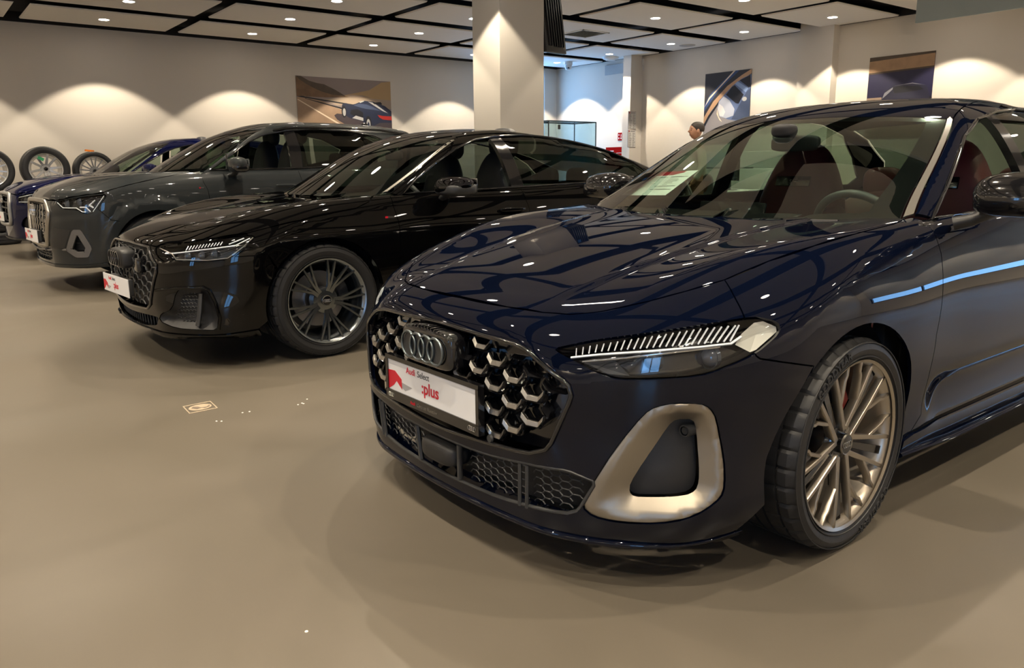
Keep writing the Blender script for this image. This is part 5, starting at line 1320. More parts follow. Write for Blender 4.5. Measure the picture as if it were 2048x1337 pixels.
def slat_grille(car, t, m_frame, bars=9, horiz=5, vert=True, wfr=.022):
    onf, FL = t['onf'], t['FL']; gr = shrink(densify(t['gr'], .04), .001)
    back = patch('grille', FrontDom(lambda Q: FL(Q)+.06), gr, GBLK, car, step=.06, gap=0, rim=0)
    poly = shrink(densify(t['gr'], .04), .010); zs = [p[1] for p in t['gr']]; z0, z1 = min(zs), max(zs)
    m, hm = MB(), MB()
    for k in range(-bars//2, bars//2+1):
        a = k*.105
        seq = [(a*(1-.10*abs((z-z0)/(z1-z0)-.62)), z) for z in np.linspace(z0+.01, z1-.01, 14)]; seq = [q for q in seq if inpoly([q], poly)[0]]
        if len(seq) > 2 and vert: m.tube([onf(p, q, .012+.006*(i % 2)) for i, (p, q) in enumerate(seq)], .007, 6)
    for j in range(horiz):
        z = z0+(z1-z0)*(j+.6)/horiz; seq = [(a, z) for a in np.linspace(-.6, .6, 40)]; seq = [q for q in seq if inpoly([q], poly)[0]]
        if len(seq) > 2: hm.tube([onf(p, q, .022) for p, q in seq], .006 if vert else .011, 6)
    if vert: m.build('grille_slats', SATIN, back, ang=60)
    hm.build('grille_crossbars', MBLK if vert else DGRY, back, ang=60)
    f0 = [onf(p, q, -.006) for p, q in densify(t['gr'], .05)]; MB().tube(f0, wfr, 8, closed=True, sy=.9).build('grille_frame', m_frame, back, ang=60)
    return back
def build_q3():
    PT = paint('paint_graphite', (.017, .020, .022), rough=.4, spec=.06)
    c = dict(pose=Q3_POSE, low=q3_low, grn=q3_grn, paint=PT, hubs=(.86, 3.54, .35, .35), arch=.39, len=4.48, z0=.5, gz0=.85, hw=.925, step=.034, dz=.12, fine=False,
        clad=PT, vq=.10, label='graphite grey compact SUV third in the row, with upright slatted grille and roof rails',
        cut_front=[(80, 399.5), (98, 401.5), (111, 402), (128, 399), (156, 393), (185, 389)],
        cut_side=[(207, 385), (235, 376), (270, 367), (310, 358), (350, 350), (380, 345)],
        cowl=[(1.22, -.62), (1.14, -.45), (1.08, -.2), (1.07, 0)],
        lamp=[(110.8, 404), (128, 400.5), (156, 395.6), (199, 390), (212, 388.5), (211.6, 395.6), (199, 411), (186, 424.7), (182, 427.5), (164.8, 427.5), (153.4, 419.7), (125, 419)],
        grille=[(0, .83), (-.42, .825), (-.48, .80), (-.545, .72), (-.43, .44), (-.40, .43), (0, .43)],
        vents=[[(145, 460), (162, 460), (184.7, 496.4), (177.6, 515), (153.4, 515.6), (132.8, 501.4)]],
        intake=[(0, .385), (-.42, .39), (-.47, .37), (-.42, .30), (-.3, .285), (0, .285)],
        seam=[(207, 387), (210, 398), (196, 418), (222, 440), (240, 443)], arch_front=(160, 190), zb=.26, nose_w=.76,
        door_cut=[(1.32, 1.05), (1.32, .98), (1.35, .9), (1.36, .7), (1.34, .5), (1.32, .42)], sill=.40, fend_top=[(400, 343)],
        belt=lambda x: 1.075+.015*(x-1.4), doorx=(2.33, 3.4),
        ws_base=[(1.02, 0), (1.04, -.3), (1.10, -.55), (1.17, -.74)], ws_c=[(1.27, -.775), (2.02, -.585)],
        dlo_rest=[(1.42, 1.09), (1.60, 1.20), (1.85, 1.36), (2.03, 1.435), (2.3, 1.485), (2.6, 1.505), (3.0, 1.495), (3.3, 1.445), (3.58, 1.33), (3.56, 1.23), (3.2, 1.14), (2.3, 1.10)],
        seam_roof=[(2.2, -.585), (2.6, -.58), (3.0, -.58), (3.4, -.575), (3.8, -.56), (4.0, -.58)],
        cp_base=[(4.2, 1.02), (3.8, 1.02), (2.6, 1.02), (1.40, 1.03)],
        bpil=[(2.24, 1.09), (2.26, 1.3), (2.26, 1.49), (2.38, 1.495), (2.39, 1.3), (2.36, 1.09)],
        rear_glass=[[(2.38, 1.10), (2.39, 1.3), (2.38, 1.49), (2.6, 1.502), (3.0, 1.49), (3.12, 1.47), (3.22, 1.14)], [(3.27, 1.15), (3.17, 1.46), (3.3, 1.44), (3.56, 1.33), (3.54, 1.23)]],
        front_glass=[(1.42, 1.09), (1.85, 1.36), (2.03, 1.435), (2.26, 1.48), (2.25, 1.1)], roof_k=5, roof_end=[(3.84, -.3), (3.86, 0)], rear_screen=[(4.2, -.45), (4.22, 0)],
        rtint=glass('privacy_glass', (.16, .20, .17), 1.3), wheel=dict(w=.235, rr=.255, style='ten', m=mat('rim_grey', (.13, .145, .15), .25, .9)))
    car, t = build_shell(c); ps, FL, onf = t['ps'], t['FL'], t['onf']
    slat_grille(car, t, SATIN, 9, 6)
    m = MB(); rings4(m, (.0, 0, .735), .048, .006, (0, 1, 0)); m.build('ring_emblem', CHR, car, ang=60)
    build_plate(car, -.035, .50, yaw=-.05, holder=False); MB().box((-.002, 0, .50), (.03, .44, .10)).build('plate_bracket', DGRY, car)
    lm = make_lamps(car, t, .05)
    for s in (-1, 1):
        F = lambda u, w_, d=.02: (lambda p: (p[0], p[1] if s < 0 else -p[1], p[2]))(ps.hit(lambda Q: FL(Q)+d, u, w_, 6.))
        m = MB(); m.tube([F(114, 405, .006), F(126, 416, .006), (F(153, 416.5, .006)), F(165, 424.5, .006), F(172, 424, .006)], .005, 6); m.tube([F(160, 415, .01), F(172, 415, .01), F(181, 424, .01)], .007, 6); m.tube([F(178, 410, .01), F(187, 416, .01)], .008, 6); m.tube([F(178, 412, .01), F(190, 401, .01)], .006, 6); m.tube([F(186, 424, .01), F(208, 392, .01)], .004, 6); m.build('light_guides', LEDW, lm[s], ang=60)
        m = MB()
        for u_, w_ in ((132, 408), (156, 405)): m.lathe([(.0, -.014), (.03, -.006), (.042, .008), (.045, .02)], F(u_, w_, .04), 'x', 18)
        m.build('projector_lenses', mat('projector', (.05, .06, .08), .05, .3, coat=1.), lm[s])
    v = t['vents'][0]; sg = lambda Q: (1 if Q[0, 0] > 0 else -1)
    vv = patch('side_vent', t['SD'], v, MBLK, car, step=.03, gap=0, rim=0, disp=-.05, mirror=True); par = {(-1 if np.mean([w.co.y for w in o.data.vertices]) < 0 else 1): o for o in vv}
    inner = [list(shrink(densify(v, .02), .045))]
    split_sides(patch('vent_frame', t['SD'], v, mat('vent_grey', (.14, .135, .135), .45, .4), None, holes=inner, step=.02, gap=.0, rim=.02, disp=.006, mirror=True), par)
    for s in (-1, 1):
        F = lambda u, w_, d=.0: (lambda p: (p[0], p[1] if s < 0 else -p[1], p[2]))(ps.hit(lambda Q: FL(Q)+d, u, w_, 6.))
        m = MB()
        for y_ in (474, 487, 499): m.tube([F(156-(y_-474)*.3, y_, .03), F(168+(y_-474)*.3, y_, .03)], .004, 4)
        m.build('vent_slats', MBLK, par[s], ang=60)
        MB().tube([F(66, 487, -.006), F(75, 496, -.006), F(98, 500, -.006), F(134, 500, -.006)], .010, 6).build('bumper_bright_strip', mat('vent_grey', (.14, .135, .135), .45, .4), car, ang=60)
        # black panel between grille and vent
        bp_ = [F(106, 457), F(142, 461), F(132, 499), F(102, 497)]
    blk = list(t['SD'].inv(np.array([ps.hit(FL, u, w_, 6.) for u, w_ in ((108, 456), (141, 461), (130, 497), (103, 496))])))
    patch('bumper_black_panel', t['SD'], blk, MBLK, car, step=.05, gap=0, rim=0, disp=.003, mirror=True)
    b = patch('lower_intake', FrontDom(lambda Q: FL(Q)+.05), shrink(densify(t['intake'], .05), .001), MBLK, car, step=.08, gap=0, rim=0)
    m = MB()
    for z in (.315, .345): m.tube([onf(a, z, .02) for a in np.linspace(-.4, .4, 16)], .006, 5)
    for k in range(-3, 4): m.tube([onf(k*.11, .38, .02), onf(k*.11, .29, .02)], .006, 5)
    m.build('intake_grid', DGRY, b, ang=60)
    badge_line(car, t, 398, 376, .05)
    mirror_unit(car, 1.62, -1.02, 1.14, PT, -1, r=(.085, .115, .072), stalk=.05); mirror_unit(car, 1.62, 1.02, 1.14, PT, 1, r=(.085, .115, .072), stalk=.05)
    for s in (-1, 1):
        pts = [t['GD'].P(np.array([t['gs'](x, s*.62)]))[0]+np.array([0, 0, h_]) for x, h_ in ((2.15, -.004), (2.3, .026), (2.6, .034), (3.0, .034), (3.4, .032), (3.7, .02), (3.85, -.004))]
        MB().tube(pts, .014, 8).build('roof_rail', GBLK, car, ang=60)
        MB().tube([(1.55+.0, s*.90, 1.10), (1.56, s*.885, 1.25)], .008, 6).build('quarter_light_bar', GBLK, car)
        m = MB(); superell(m, (2.12, s*.945, .93), (.11, .016, .017), 3.); m.build('door_handle', PT, car, ang=60)
    p = t['GD'].P(np.array([t['gs'](3.55, 0)]))[0]; m = MB(); superell(m, (p[0], 0, p[2]+.02), (.05, .015, .03), 2.2); m.build('roof_antenna', GBLK, car)
    return car
Q3_CAR = build_q3()
def build_q2():
    PT = paint('paint_royal_blue', (.0015, .003, .026), rough=.4)
    c = dict(pose=Q2_POSE, low=q2_low, grn=q2_grn, paint=PT, hubs=(.82, 3.42, .34, .34), arch=.38, len=4.19, z0=.5, gz0=.83, hw=.897, step=.05, dz=.07, fine=False,
        label='royal blue compact SUV last in the row, its nose before the stacked tyres', clad=MBLK, sillm=MBLK, lipm=MBLK,
        cut_front=[(12, 386), (25, 389), (33, 390.5), (50, 386), (66, 382)],
        cut_side=[(84, 378), (110, 369), (140, 359), (175, 351), (215, 344), (233, 342)],
        cowl=[(1.18, -.62), (1.12, -.45), (1.07, -.2), (1.06, 0)],
        lamp=[(35, 393), (55, 388), (78, 384), (84, 386), (80, 395), (71, 402), (58, 407), (36, 407)],
        grille=[(0, .82), (-.36, .81), (-.42, .79), (-.47, .70), (-.46, .50), (-.42, .44), (0, .43)],
        vents=[[(47, 437), (66, 430), (76, 432), (80, 450), (72, 462), (52, 459), (42, 452)]],
        seam=[(84, 381), (82, 392), (76, 402), (90, 414), (100, 418)], arch_front=(158, 190), zb=.27, nose_w=.74,
        door_cut=[(1.28, 1.01), (1.28, .96), (1.31, .88), (1.32, .7), (1.30, .5), (1.28, .42)], sill=.40, fend_top=[],
        belt=lambda x: 1.035+.012*(x-1.3), doorx=(2.25, 3.25),
        ws_base=[(1.02, 0), (1.04, -.3), (1.09, -.52), (1.15, -.72)], ws_c=[(1.24, -.755), (1.95, -.56)],
        dlo_rest=[(1.38, 1.05), (1.58, 1.17), (1.8, 1.29), (2.0, 1.375), (2.25, 1.425), (2.6, 1.44), (3.0, 1.41), (3.25, 1.34), (3.35, 1.2), (3.0, 1.09), (2.3, 1.06)],
        seam_roof=[(2.1, -.555), (2.5, -.55), (2.9, -.55), (3.3, -.545), (3.6, -.54), (3.78, -.56)],
        cp_base=[(3.95, .98), (3.5, .98), (2.6, .98), (1.36, .99)],
        bpil=[(2.18, 1.05), (2.19, 1.25), (2.19, 1.42), (2.28, 1.425), (2.29, 1.25), (2.28, 1.05)],
        rear_glass=[[(2.30, 1.06), (2.31, 1.25), (2.30, 1.42), (2.6, 1.435), (3.0, 1.405), (3.22, 1.34), (3.3, 1.2), (3.0, 1.1)]],
        front_glass=[(1.38, 1.05), (1.8, 1.29), (2.0, 1.37), (2.17, 1.41), (2.17, 1.05)], roof_k=5, roof_end=[(3.63, -.3), (3.65, 0)], rear_screen=[(3.95, -.45), (3.97, 0)],
        wsglass=glass('windscreen_pale', (.62, .68, .63), 1.3), wheel=dict(w=.225, rr=.24, style='ten', m=SATIN))
    car, t = build_shell(c); ps, FL, onf = t['ps'], t['FL'], t['onf']
    slat_grille(car, t, mat('grille_frame_silver', (.34, .34, .34), .4, .6), 9, 5, vert=False, wfr=.026)
    m = MB(); rings4(m, (.0, 0, .745), .045, .006, (0, 1, 0)); m.build('ring_emblem', CHR, car, ang=60)
    build_plate(car, -.035, .53, yaw=-.05, holder=False); MB().box((-.002, 0, .53), (.03, .44, .10)).build('plate_bracket', DGRY, car)
    lm = make_lamps(car, t, .045)
    for s in (-1, 1):
        F = lambda u, w_, d=.02: (lambda p: (p[0], p[1] if s < 0 else -p[1], p[2]))(ps.hit(lambda Q: FL(Q)+d, u, w_, 8., 24.))
        m = MB(); m.tube([F(38, 404.5, .006), F(57, 404.5, .006), F(68, 401, .006)], .005, 6); m.tube([F(38, 395, .006), F(56, 391, .006), F(78, 386.5, .006)], .004, 6); m.tube([F(62, 399, .01), F(72, 396, .01), F(78, 391, .01)], .012, 6); m.build('light_guides', LEDW, lm[s], ang=60)
    v = t['vents'][0]
    vv = patch('side_vent', t['SD'], v, MBLK, car, step=.05, gap=0, rim=0, disp=-.04, mirror=True)
    mirror_unit(car, 1.56, -.99, 1.10, PT, -1, r=(.08, .11, .07), stalk=.05); mirror_unit(car, 1.56, .99, 1.10, PT, 1, r=(.08, .11, .07), stalk=.05)
    return car
Q2_CAR = build_q2()
# ---------------------------------------------------------------- things in the hall
def simple(name, mb, m, label, cat, group=None, **k): return tag(mb.build(name, m, None, **k), label, cat, group)

# wheels leaning on the wall, standing on stacked tyres
ALW = mat('rim_silver_bright', (.72, .72, .71), .25, .75)
YT = 15.35
def loose_wheel(x, z, R, rr, style, label, spin=0., tilt=.0, yaw=0.):
    e = empty('alloy_wheel', (x, YT, z), yaw, label, 'wheel', 'alloy wheels standing on the tyre stacks'); e.rotation_euler = (tilt, 0, yaw)
    w = wheel(e, (0, 0, 0), R, .235, rr, style, -1, rimm=ALW, seg=96, spin=spin, detail=False, disc=False)
    w.name = 'rim'; return e
loose_wheel(1.20, 1.18, .355, .25, 'fan', 'bright alloy wheel with tyre cut off by the left edge of the photo', .3)
loose_wheel(1.99, 1.195, .365, .245, 'ten', 'largest whole alloy wheel leaning on the wall, green valve mark on its spokes', .16)
tw = loose_wheel(2.72, 1.155, .325, .235, 'fan', 'alloy wheel right of the others, half hidden, orange tag on its tyre', .1)
gm = MB().box((1.93, YT-.135, 1.36), (.09, .004, .05), Matrix.Rotation(.5, 3, 'Y')); simple('balance_sticker', gm, mat('sticker_green', (.02, .22, .09), .5), 'small green sticker on the spokes of the largest wall wheel', 'sticker', smooth=False)
ot = MB().box((2.68, YT-.02, 1.492), (.13, .09, .028), Matrix.Rotation(.1, 3, 'Y')); simple('tyre_tag', ot, mat('tag_orange', (.75, .20, .01), .5), 'orange label lying on top of the right-hand wall wheel', 'label', smooth=False)
def lying_tyre(x, z, label, R=.34):
    mb = MB(); w = .1025; prof = [(.235, -.07), (.25, -.095), (.29, -w), (.315, -.097), (R-.006, -.08), (R, -.06), (R, -.035), (R-.008, -.033), (R-.008, -.024), (R, -.022), (R, .022), (R-.008, .024), (R-.008, .033), (R, .035), (R, .06), (R-.006, .08), (.315, .097), (.29, w), (.25, .095), (.235, .07)]
    mb.lathe(prof, (0, 0, 0), 'z', 72); o = mb.build('tyre', RUB, None, ang=40); o.location = (x, YT, z); tag(o, label, 'tyre', 'tyres lying in stacks below the wall wheels'); return o
ORD = ['bottom', 'second lowest', 'third', 'topmost']
for k in range(4):
    z = .1035+k*.2055
    lying_tyre(1.18, z, '%s tyre of the stack at the left edge, under the cut-off wheel' % ORD[k])
    lying_tyre(1.97, z, '%s tyre of the stack behind the blue SUV under the largest wheel' % ORD[k])
    lying_tyre(2.72, z, '%s tyre of the hidden stack under the orange-tagged wheel' % ORD[k], .33)

# posters: printed sheets drawn in flat colours
def poster(name, origin, ux, w, h, shapes, label):
    """origin = lower left corner, ux = direction to the right; shapes: (material, polygon in 0..1)"""
    ux = Vector(ux); nrm = ux.cross(Vector((0, 0, 1))); mats, mb = [], MB()
    def fn(lay): return lambda u, v, e: tuple(Vector(origin)+ux*u*w+Vector((0, 0, v*h))+nrm*e)
    mb.cur = 0; mats.append(shapes[0][0]); mb.prism([(0, 0), (1, 0), (1, 1), (0, 1)], .002, .012, fn(0))
    for i, (m, pl) in enumerate(shapes[1:]):
        if m not in mats: mats.append(m)
        mb.cur = mats.index(m); pl = [(min(max(a, .0), 1.), min(max(b, .0), 1.)) for a, b in pl]
        mb.prism(pl, .0121+.0003*i, .0123+.0003*i, fn(i))
    o = mb.build(name, mats, None, smooth=False); return tag(o, label, 'poster')
def pm(n, c, noise=None): return mat('print_'+n, c, .5, noise=noise)
sky_, sky2 = pm('dusk_sky', (.25, .20, .19)), pm('dusk_gold', (.42, .28, .14))
rock, rock2, road, line, sea = pm('rock', (.16, .09, .045), (7, .5)), pm('rock_dark', (.06, .04, .025), (9, .4)), pm('road', (.33, .22, .145), (5, .25)), pm('road_line', (.75, .62, .48)), pm('sea', (.36, .28, .21))
navy, navy2, blk, red_, gry = pm('navy', (.012, .018, .045)), pm('navy_light', (.05, .07, .13)), pm('black', (.008, .008, .012)), pm('tail_red', (.35, .02, .015)), pm('silver', (.42, .42, .42))
shadow = pm('asphalt_dark', (.055, .042, .05))
def ell(cx, cy, rx, ry, a0=0, a1=2*PI, n=22): return [(cx+rx*math.cos(a0+(a1-a0)*i/n), cy+ry*math.sin(a0+(a1-a0)*i/n)) for i in range(n)]
poster('poster', (6.76, YB, 1.97), (1, 0, 0), 2.19, 1.06, [
    (sky_, None), (sky2, [(.45, .66), (1, .60), (1, .88), (.75, .80)]), (sky2, [(.62, .64), (1, .60), (1, 1), (.9, .97)]),
    (sea, [(.25, .58), (.55, .66), (1, .62), (1, .45), (.4, .48)]), (pm('far_hills', (.30, .22, .17)), [(.5, .66), (.56, .70), (.62, .695), (.68, .70), (.78, .655), (.5, .645)]),
    (rock, [(0, .62), (0, .98), (.06, .97), (.12, .90), (.24, .88), (.34, .82), (.42, .74), (.50, .66), (.54, .645), (.3, .62), (.12, .62)]),
    (rock2, [(.0, 1), (.05, 1), (.13, .92), (.22, .88), (.28, .87), (.40, .77), (.50, .665), (.36, .68), (.25, .73), (.16, .80), (.10, .86), (.04, .93)]),
    (road, [(0, 0), (0, .60), (.08, .63), (.2, .58), (.48, .40), (1, .12), (1, 0)]),
    (line, [(0, .56), (.015, .56), (.5, .05), (.53, 0), (.50, 0), (.47, .04)]), (line, [(.10, .585), (.47, .40), (.47, .39), (.1, .58)]),
    (blk, [(.0, .615), (.05, .63), (.16, .60), (.62, .50), (.62, .475), (.16, .575), (.05, .60)]), (blk, [(.08, .59), (.46, .435), (.46, .40), (.08, .58)]),
    (shadow, [(.37, .28), (.40, .32), (.47, .31), (1, .20), (1, 0), (.60, .0), (.50, .09), (.40, .20)]),
    (navy, [(.45, .40), (.46, .50), (.50, .53), (.555, .50), (.60, .52), (.66, .57), (.70, .59), (.80, .58), (.93, .50), (1, .40), (1, .17), (.86, .16), (.80, .10), (.72, .12), (.66, .19), (.53, .24), (.50, .28), (.46, .30)]),
    (navy2, [(.58, .49), (.64, .53), (.72, .52), (.80, .47), (.88, .40), (.80, .42), (.72, .43), (.66, .45)]), (blk, [(.55, .40), (.62, .42), (.68, .36), (.68, .26), (.60, .27), (.54, .32)]),
    (gry, [(.64, .565), (.69, .59), (.70, .58), (.655, .545)]), (gry, [(.74, .575), (.80, .56), (.96, .36), (.90, .40)]), (blk, [(.79, .56), (.88, .58), (.90, .53), (.81, .53)]),
    (red_, [(.84, .32), (.90, .30), (1, .30), (1, .22), (.90, .23), (.86, .27)]), (gry, [(.56, .24), (.60, .29), (.68, .25), (.68, .19)]),
    (blk, ell(.475, .36, .026, .115)), (gry, ell(.478, .35, .016, .075)), (blk, ell(.735, .14, .034, .155)), (gry, ell(.735, .12, .022, .11)), (navy, ell(.735, .12, .010, .05))],
    'wide poster of a dark open sports car on a coast road, on the back wall')
poster('poster', (XR, 11.27, 1.62), (0, -1, 0), 1.15, 1.42, [
    (pm('night', (.02, .019, .025)), None), (pm('dusk_grey', (.26, .24, .25)), [(0, 0), (0, .27), (.1, .42), (.35, .66), (.6, .84), (1, .99), (1, 0)]),
    (pm('stripe_blue', (.03, .06, .16)), [(0, .46), (0, .56), (.12, .70), (.34, .84), (.5, .93), (.66, 1), (.75, 1), (.5, .86), (.3, .74)]), (line, [(0, .52), (.10, .66), (.32, .80), (.62, 1), (.66, 1), (.34, .79), (.12, .64)]),
    (pm('stripe_sand', (.45, .27, .15)), [(.0, .38), (.2, .60), (.5, .80), (.8, .93), (1, 1), (1, .93), (.7, .80), (.4, .64), (.15, .46), (.06, .32), (0, .25)]), (blk, [(.0, .27), (.1, .40), (.35, .62), (.6, .78), (1, .94), (1, .90), (.6, .74), (.35, .58), (.12, .36), (0, .2)]),
    (pm('car_blue', (.10, .14, .27)), [(.30, .50), (.33, .60), (.45, .69), (.62, .80), (.80, .88), (1, .93), (1, .30), (.80, .30), (.55, .33), (.36, .38)]),
    (pm('car_light', (.40, .43, .52)), [(.30, .50), (.33, .59), (.43, .66), (.56, .60), (.68, .47), (.66, .38), (.50, .35), (.36, .38)]), (pm('car_shine', (.62, .62, .63)), [(.31, .48), (.34, .56), (.42, .52), (.48, .44), (.44, .38), (.36, .39)]),
    (blk, [(.48, .68), (.60, .78), (.66, .80), (.86, .66), (.76, .54), (.70, .55)]), (pm('sky_roof', (.25, .35, .58)), [(.66, .82), (.72, .85), (.95, .74), (.90, .69)]), (blk, [(.76, .86), (.98, .92), (1, .76), (.96, .75)]),
    (navy2, [(.62, .33), (.76, .50), (.92, .70), (1, .74), (1, .30)]), (gry, ell(.88, .60, .05, .03)), (line, [(.30, .48), (.29, .42), (.36, .33), (.42, .30), (.34, .38), (.315, .45)])],
    'upright poster with a silver blue car seen from above, right of the walking man')
poster('poster', (XR, 7.67, 1.62), (0, -1, 0), 1.12, 1.36, [
    (pm('night_blue', (.014, .013, .045)), None), (rock2, [(0, .93), (0, 1), (1, 1), (1, .92)]), (pm('stone_band', (.34, .21, .12), (8, .3)), [(0, .80), (0, .95), (1, .975), (1, .82)]), (rock2, [(0, .79), (0, .81), (1, .83), (1, .81)]),
    (pm('sand_floor', (.30, .22, .16), (5, .3)), [(0, 0), (0, .50), (.24, .50), (.26, .2), (1, .16), (1, 0)]), (blk, [(0, .47), (1, .47), (1, .40), (0, .40)]),
    (pm('car_night', (.016, .016, .036)), [(.26, .30), (.24, .48), (.30, .58), (.42, .63), (.7, .645), (.92, .60), (.97, .48), (.95, .30)]), (pm('dim_silver', (.22, .22, .26)), [(.25, .48), (.28, .55), (.40, .61), (.42, .60), (.34, .54), (.28, .50)]), (blk, [(.40, .60), (.46, .62), (.8, .61), (.88, .56), (.6, .54), (.44, .54)]), (pm('dim_silver', (.22, .22, .26)), [(.42, .628), (.7, .648), (.9, .61), (.7, .640)])],
    'night blue poster with a dim car under a stone ledge, behind the front saloon roof')

# glass showcase in the far corner
def showcase():
    e = empty('glass_showcase', (11.62, 13.35, 0), 0, 'tall glass display case with dark edges in the blue-lit far corner', 'display case')
    x0, x1, y0, y1, h_ = -.68, .67, -.35, .35, 2.1; m = MB(); r = .008
    for x in (x0, x1):
        for y in (y0, y1): m.box((x, y, h_/2), (.018, .018, h_))
    for y in (y0, y1): m.box(((x0+x1)/2, y, h_), (x1-x0+.018, .018, .018))
    for x in (x0, x1): m.box((x, 0, h_), (.018, y1-y0, .018))
    m.build('frame', mat('edge_teal_black', (.01, .025, .03), .3), e, smooth=False)
    g = glass('showcase_glass', (.86, .94, .96), 1.); b = MB()
    for n_, c_, d_ in (('front_pane', (0, y0, h_/2+.05), (x1-x0, .006, h_-.1)), ('back_pane', (0, y1, h_/2+.05), (x1-x0, .006, h_-.1)), ('side_pane', (x0, 0, h_/2+.05), (.006, y1-y0, h_-.1)), ('side_pane', (x1, 0, h_/2+.05), (.006, y1-y0, h_-.1)), ('top_pane', (0, 0, h_+.012), (x1-x0, y1-y0, .006))):
        MB().box(c_, d_).build(n_, g, e, smooth=False)
    MB().box((0, 0, .25), (x1-x0, y1-y0, .5)).build('plinth', mat('plinth_white', (.6, .6, .6), .5), e, bev=.004)
    MB().box((-.40, y0-.012, 1.98), (.06, .012, .09)).build('lock', DGRY, e, smooth=False)
showcase()
SR = mat('sign_red', (.24, .003, .002), .9, spec=.05); SW = mat('sign_white', (.8, .8, .78), .5)
def wall_sign(y0, y1, z0, z1, marks, label, cat='sign'):
    e = MB().box((XR-.008, (y0+y1)/2, (z0+z1)/2), (.016, y1-y0, z1-z0)).build('safety_sign', SR, None, smooth=False); tag(e, label, cat)
    m = MB()
    for a, b, c_, d_ in marks: m.box((XR-.018, y1-(y1-y0)*(a+b)/2, z0+(z1-z0)*(c_+d_)/2), (.004, (y1-y0)*(b-a), (z1-z0)*(d_-c_)))
    m.build('white_pictogram', SW, e, smooth=False)
wall_sign(13.66, 13.82, 1.76, 1.94, [(.16, .32, .18, .40), (.18, .30, .62, .82), (.60, .76, .18, .40), (.64, .72, .48, .80)], 'small red fire safety sign with white pictograms on the far right wall')
wall_sign(13.55, 14.22, 1.10, 1.61, [(.55, .95, .72, .735), (.55, .565, .1, .73), (.15, .40, .80, .84), (.68, .82, .3, .5)], 'large red fire equipment cabinet panel just above the black fastback roof', 'fire cabinet')
def notice(z0, z1, label):
    e = MB().box((13.485, 13.075, (z0+z1)/2), (.25, .008, z1-z0)).build('notice_board', mat('notice_frame', (.20, .17, .16), .5), None, smooth=False); tag(e, label, 'notice', 'notices on the pilaster')
    sh = MB().box((13.485, 13.068, (z0+z1)/2), (.232, .006, z1-z0-.02)).build('sheet', mat('notice_paper', (.60, .59, .57), .6), e, smooth=False)
    m = MB(); rr_ = random.Random(3)
    n = int((z1-z0)/.024)
    for i in range(n-3):
        z = z1-.075-i*.024
        for s in (0, 1):
            w = .09*(.5+.5*rr_.random()); m.box((13.425+s*.115-(.09-w)/2+.005, 13.063, z), (w, .002, .009))
    m.build('text_lines', mat('notice_ink', (.16, .15, .15), .6), e, smooth=False)
    m = MB().box((13.39, 13.063, z1-.035), (.03, .003, .03)); m.build('red_mark', SR, e, smooth=False)
    m = MB().box((13.50, 13.063, z1-.035), (.15, .003, .018)); m.build('heading', mat('notice_ink', (.16, .15, .15), .6), e, smooth=False)
notice(1.99, 2.38, 'upper framed notice with red mark on the white pilaster'); notice(1.58, 1.975, 'lower framed notice in two columns on the white pilaster')
# hanging blue-grey sign, upper right
def hanging_sign():
    e = MB().box((10.1, 3.35, 3.14), (.04, 3.44, .60)).build('hanging_sign', mat('sign_bluegrey', (.34, .40, .41), .5), None, smooth=False); tag(e, 'large pale grey-blue hanging sign at the upper right corner with black letters', 'sign')
    m = MB(); flat_text(m, 'Audi', .40, .002, lambda x, y, z: (10.078-z, 4.02-x, 3.02+y)); m.build('black_lettering', DRKP, e, smooth=False)
    for y in (4.9, 1.8): MB().tube([(10.1, y, 3.43), (10.1, y, 3.82)], .004, 6).build('wire', SATIN, e)
hanging_sign()
# monitor on an arm on the column, seen from behind
def hung_monitor():
    e = empty('monitor', (7.02, 8.30, 3.1), math.radians(12), 'black flat monitor hanging beside the column under the ceiling', 'monitor')
    R = Matrix.Rotation(math.radians(-8), 3, 'X')
    MB().box((0, 0, 0), (.42, .07, .98), R).build('screen_housing', mat('monitor_black', (.008, .008, .009), .3), e, bev=.008)
    m = MB()
    for k in range(-3, 4): m.box((k*.05, -.045, .02), (.012, .02, .86), R)
    m.build('cooling_ribs', mat('monitor_rib', (.018, .018, .02), .35), e, smooth=False)
    MB().box((-.14, -.06, .33), (.07, .01, .14), R).build('blue_sticker', mat('sticker_blue', (.01, .16, .55), .4), e, smooth=False)
    MB().tube([(.0, .04, .2), (.0, .10, .45), (0, .10, .72)], .02, 8).build('ceiling_mount', BLACK, e)
hung_monitor()
# ceiling fittings
def vent():
    x0, x1, y0, y1 = 10.27, 10.90, 11.22, 11.86; z = ZC
    e = empty('air_vent', ((x0+x1)/2, (y0+y1)/2, z), 0, 'square ceiling air grille with white frame right of the monitor', 'air vent'); w = (x1-x0)/2; m = MB()
    for s in (-1, 1): m.box((s*w, 0, -.006), (.03, 2*w+.03, .014)); m.box((0, s*w, -.006), (2*w+.03, .03, .014))
    m.build('frame', mat('vent_white', (.8, .8, .78), .5), e, smooth=False)
    m = MB()
    for k in range(13): m.box((0, -w+2*w*(k+.5)/13, -.002), (2*w-.03, .018, .004), Matrix.Rotation(.5, 3, 'X'))
    m.build('louvres', mat('vent_grey_slats', (.22, .25, .26), .4), e, smooth=False); MB().box((0, 0, .001), (2*w-.03, 2*w-.03, .002)).build('backing', mat('vent_dark', (.05, .06, .06), .6), e, smooth=False)
vent()
def disc(x, y, r, h_, name, label, cat, m):
    o = MB().lathe([(.0001, -h_), (r*.8, -h_), (r*.96, -h_*.6), (r, 0), (.0001, 0)], (0, 0, 0), 'z', 32).build(name, m, None, ang=50); o.location = (x, y, ZC); tag(o, label, cat); return o
PWH = mat('plastic_white', (.68, .68, .67), .4)
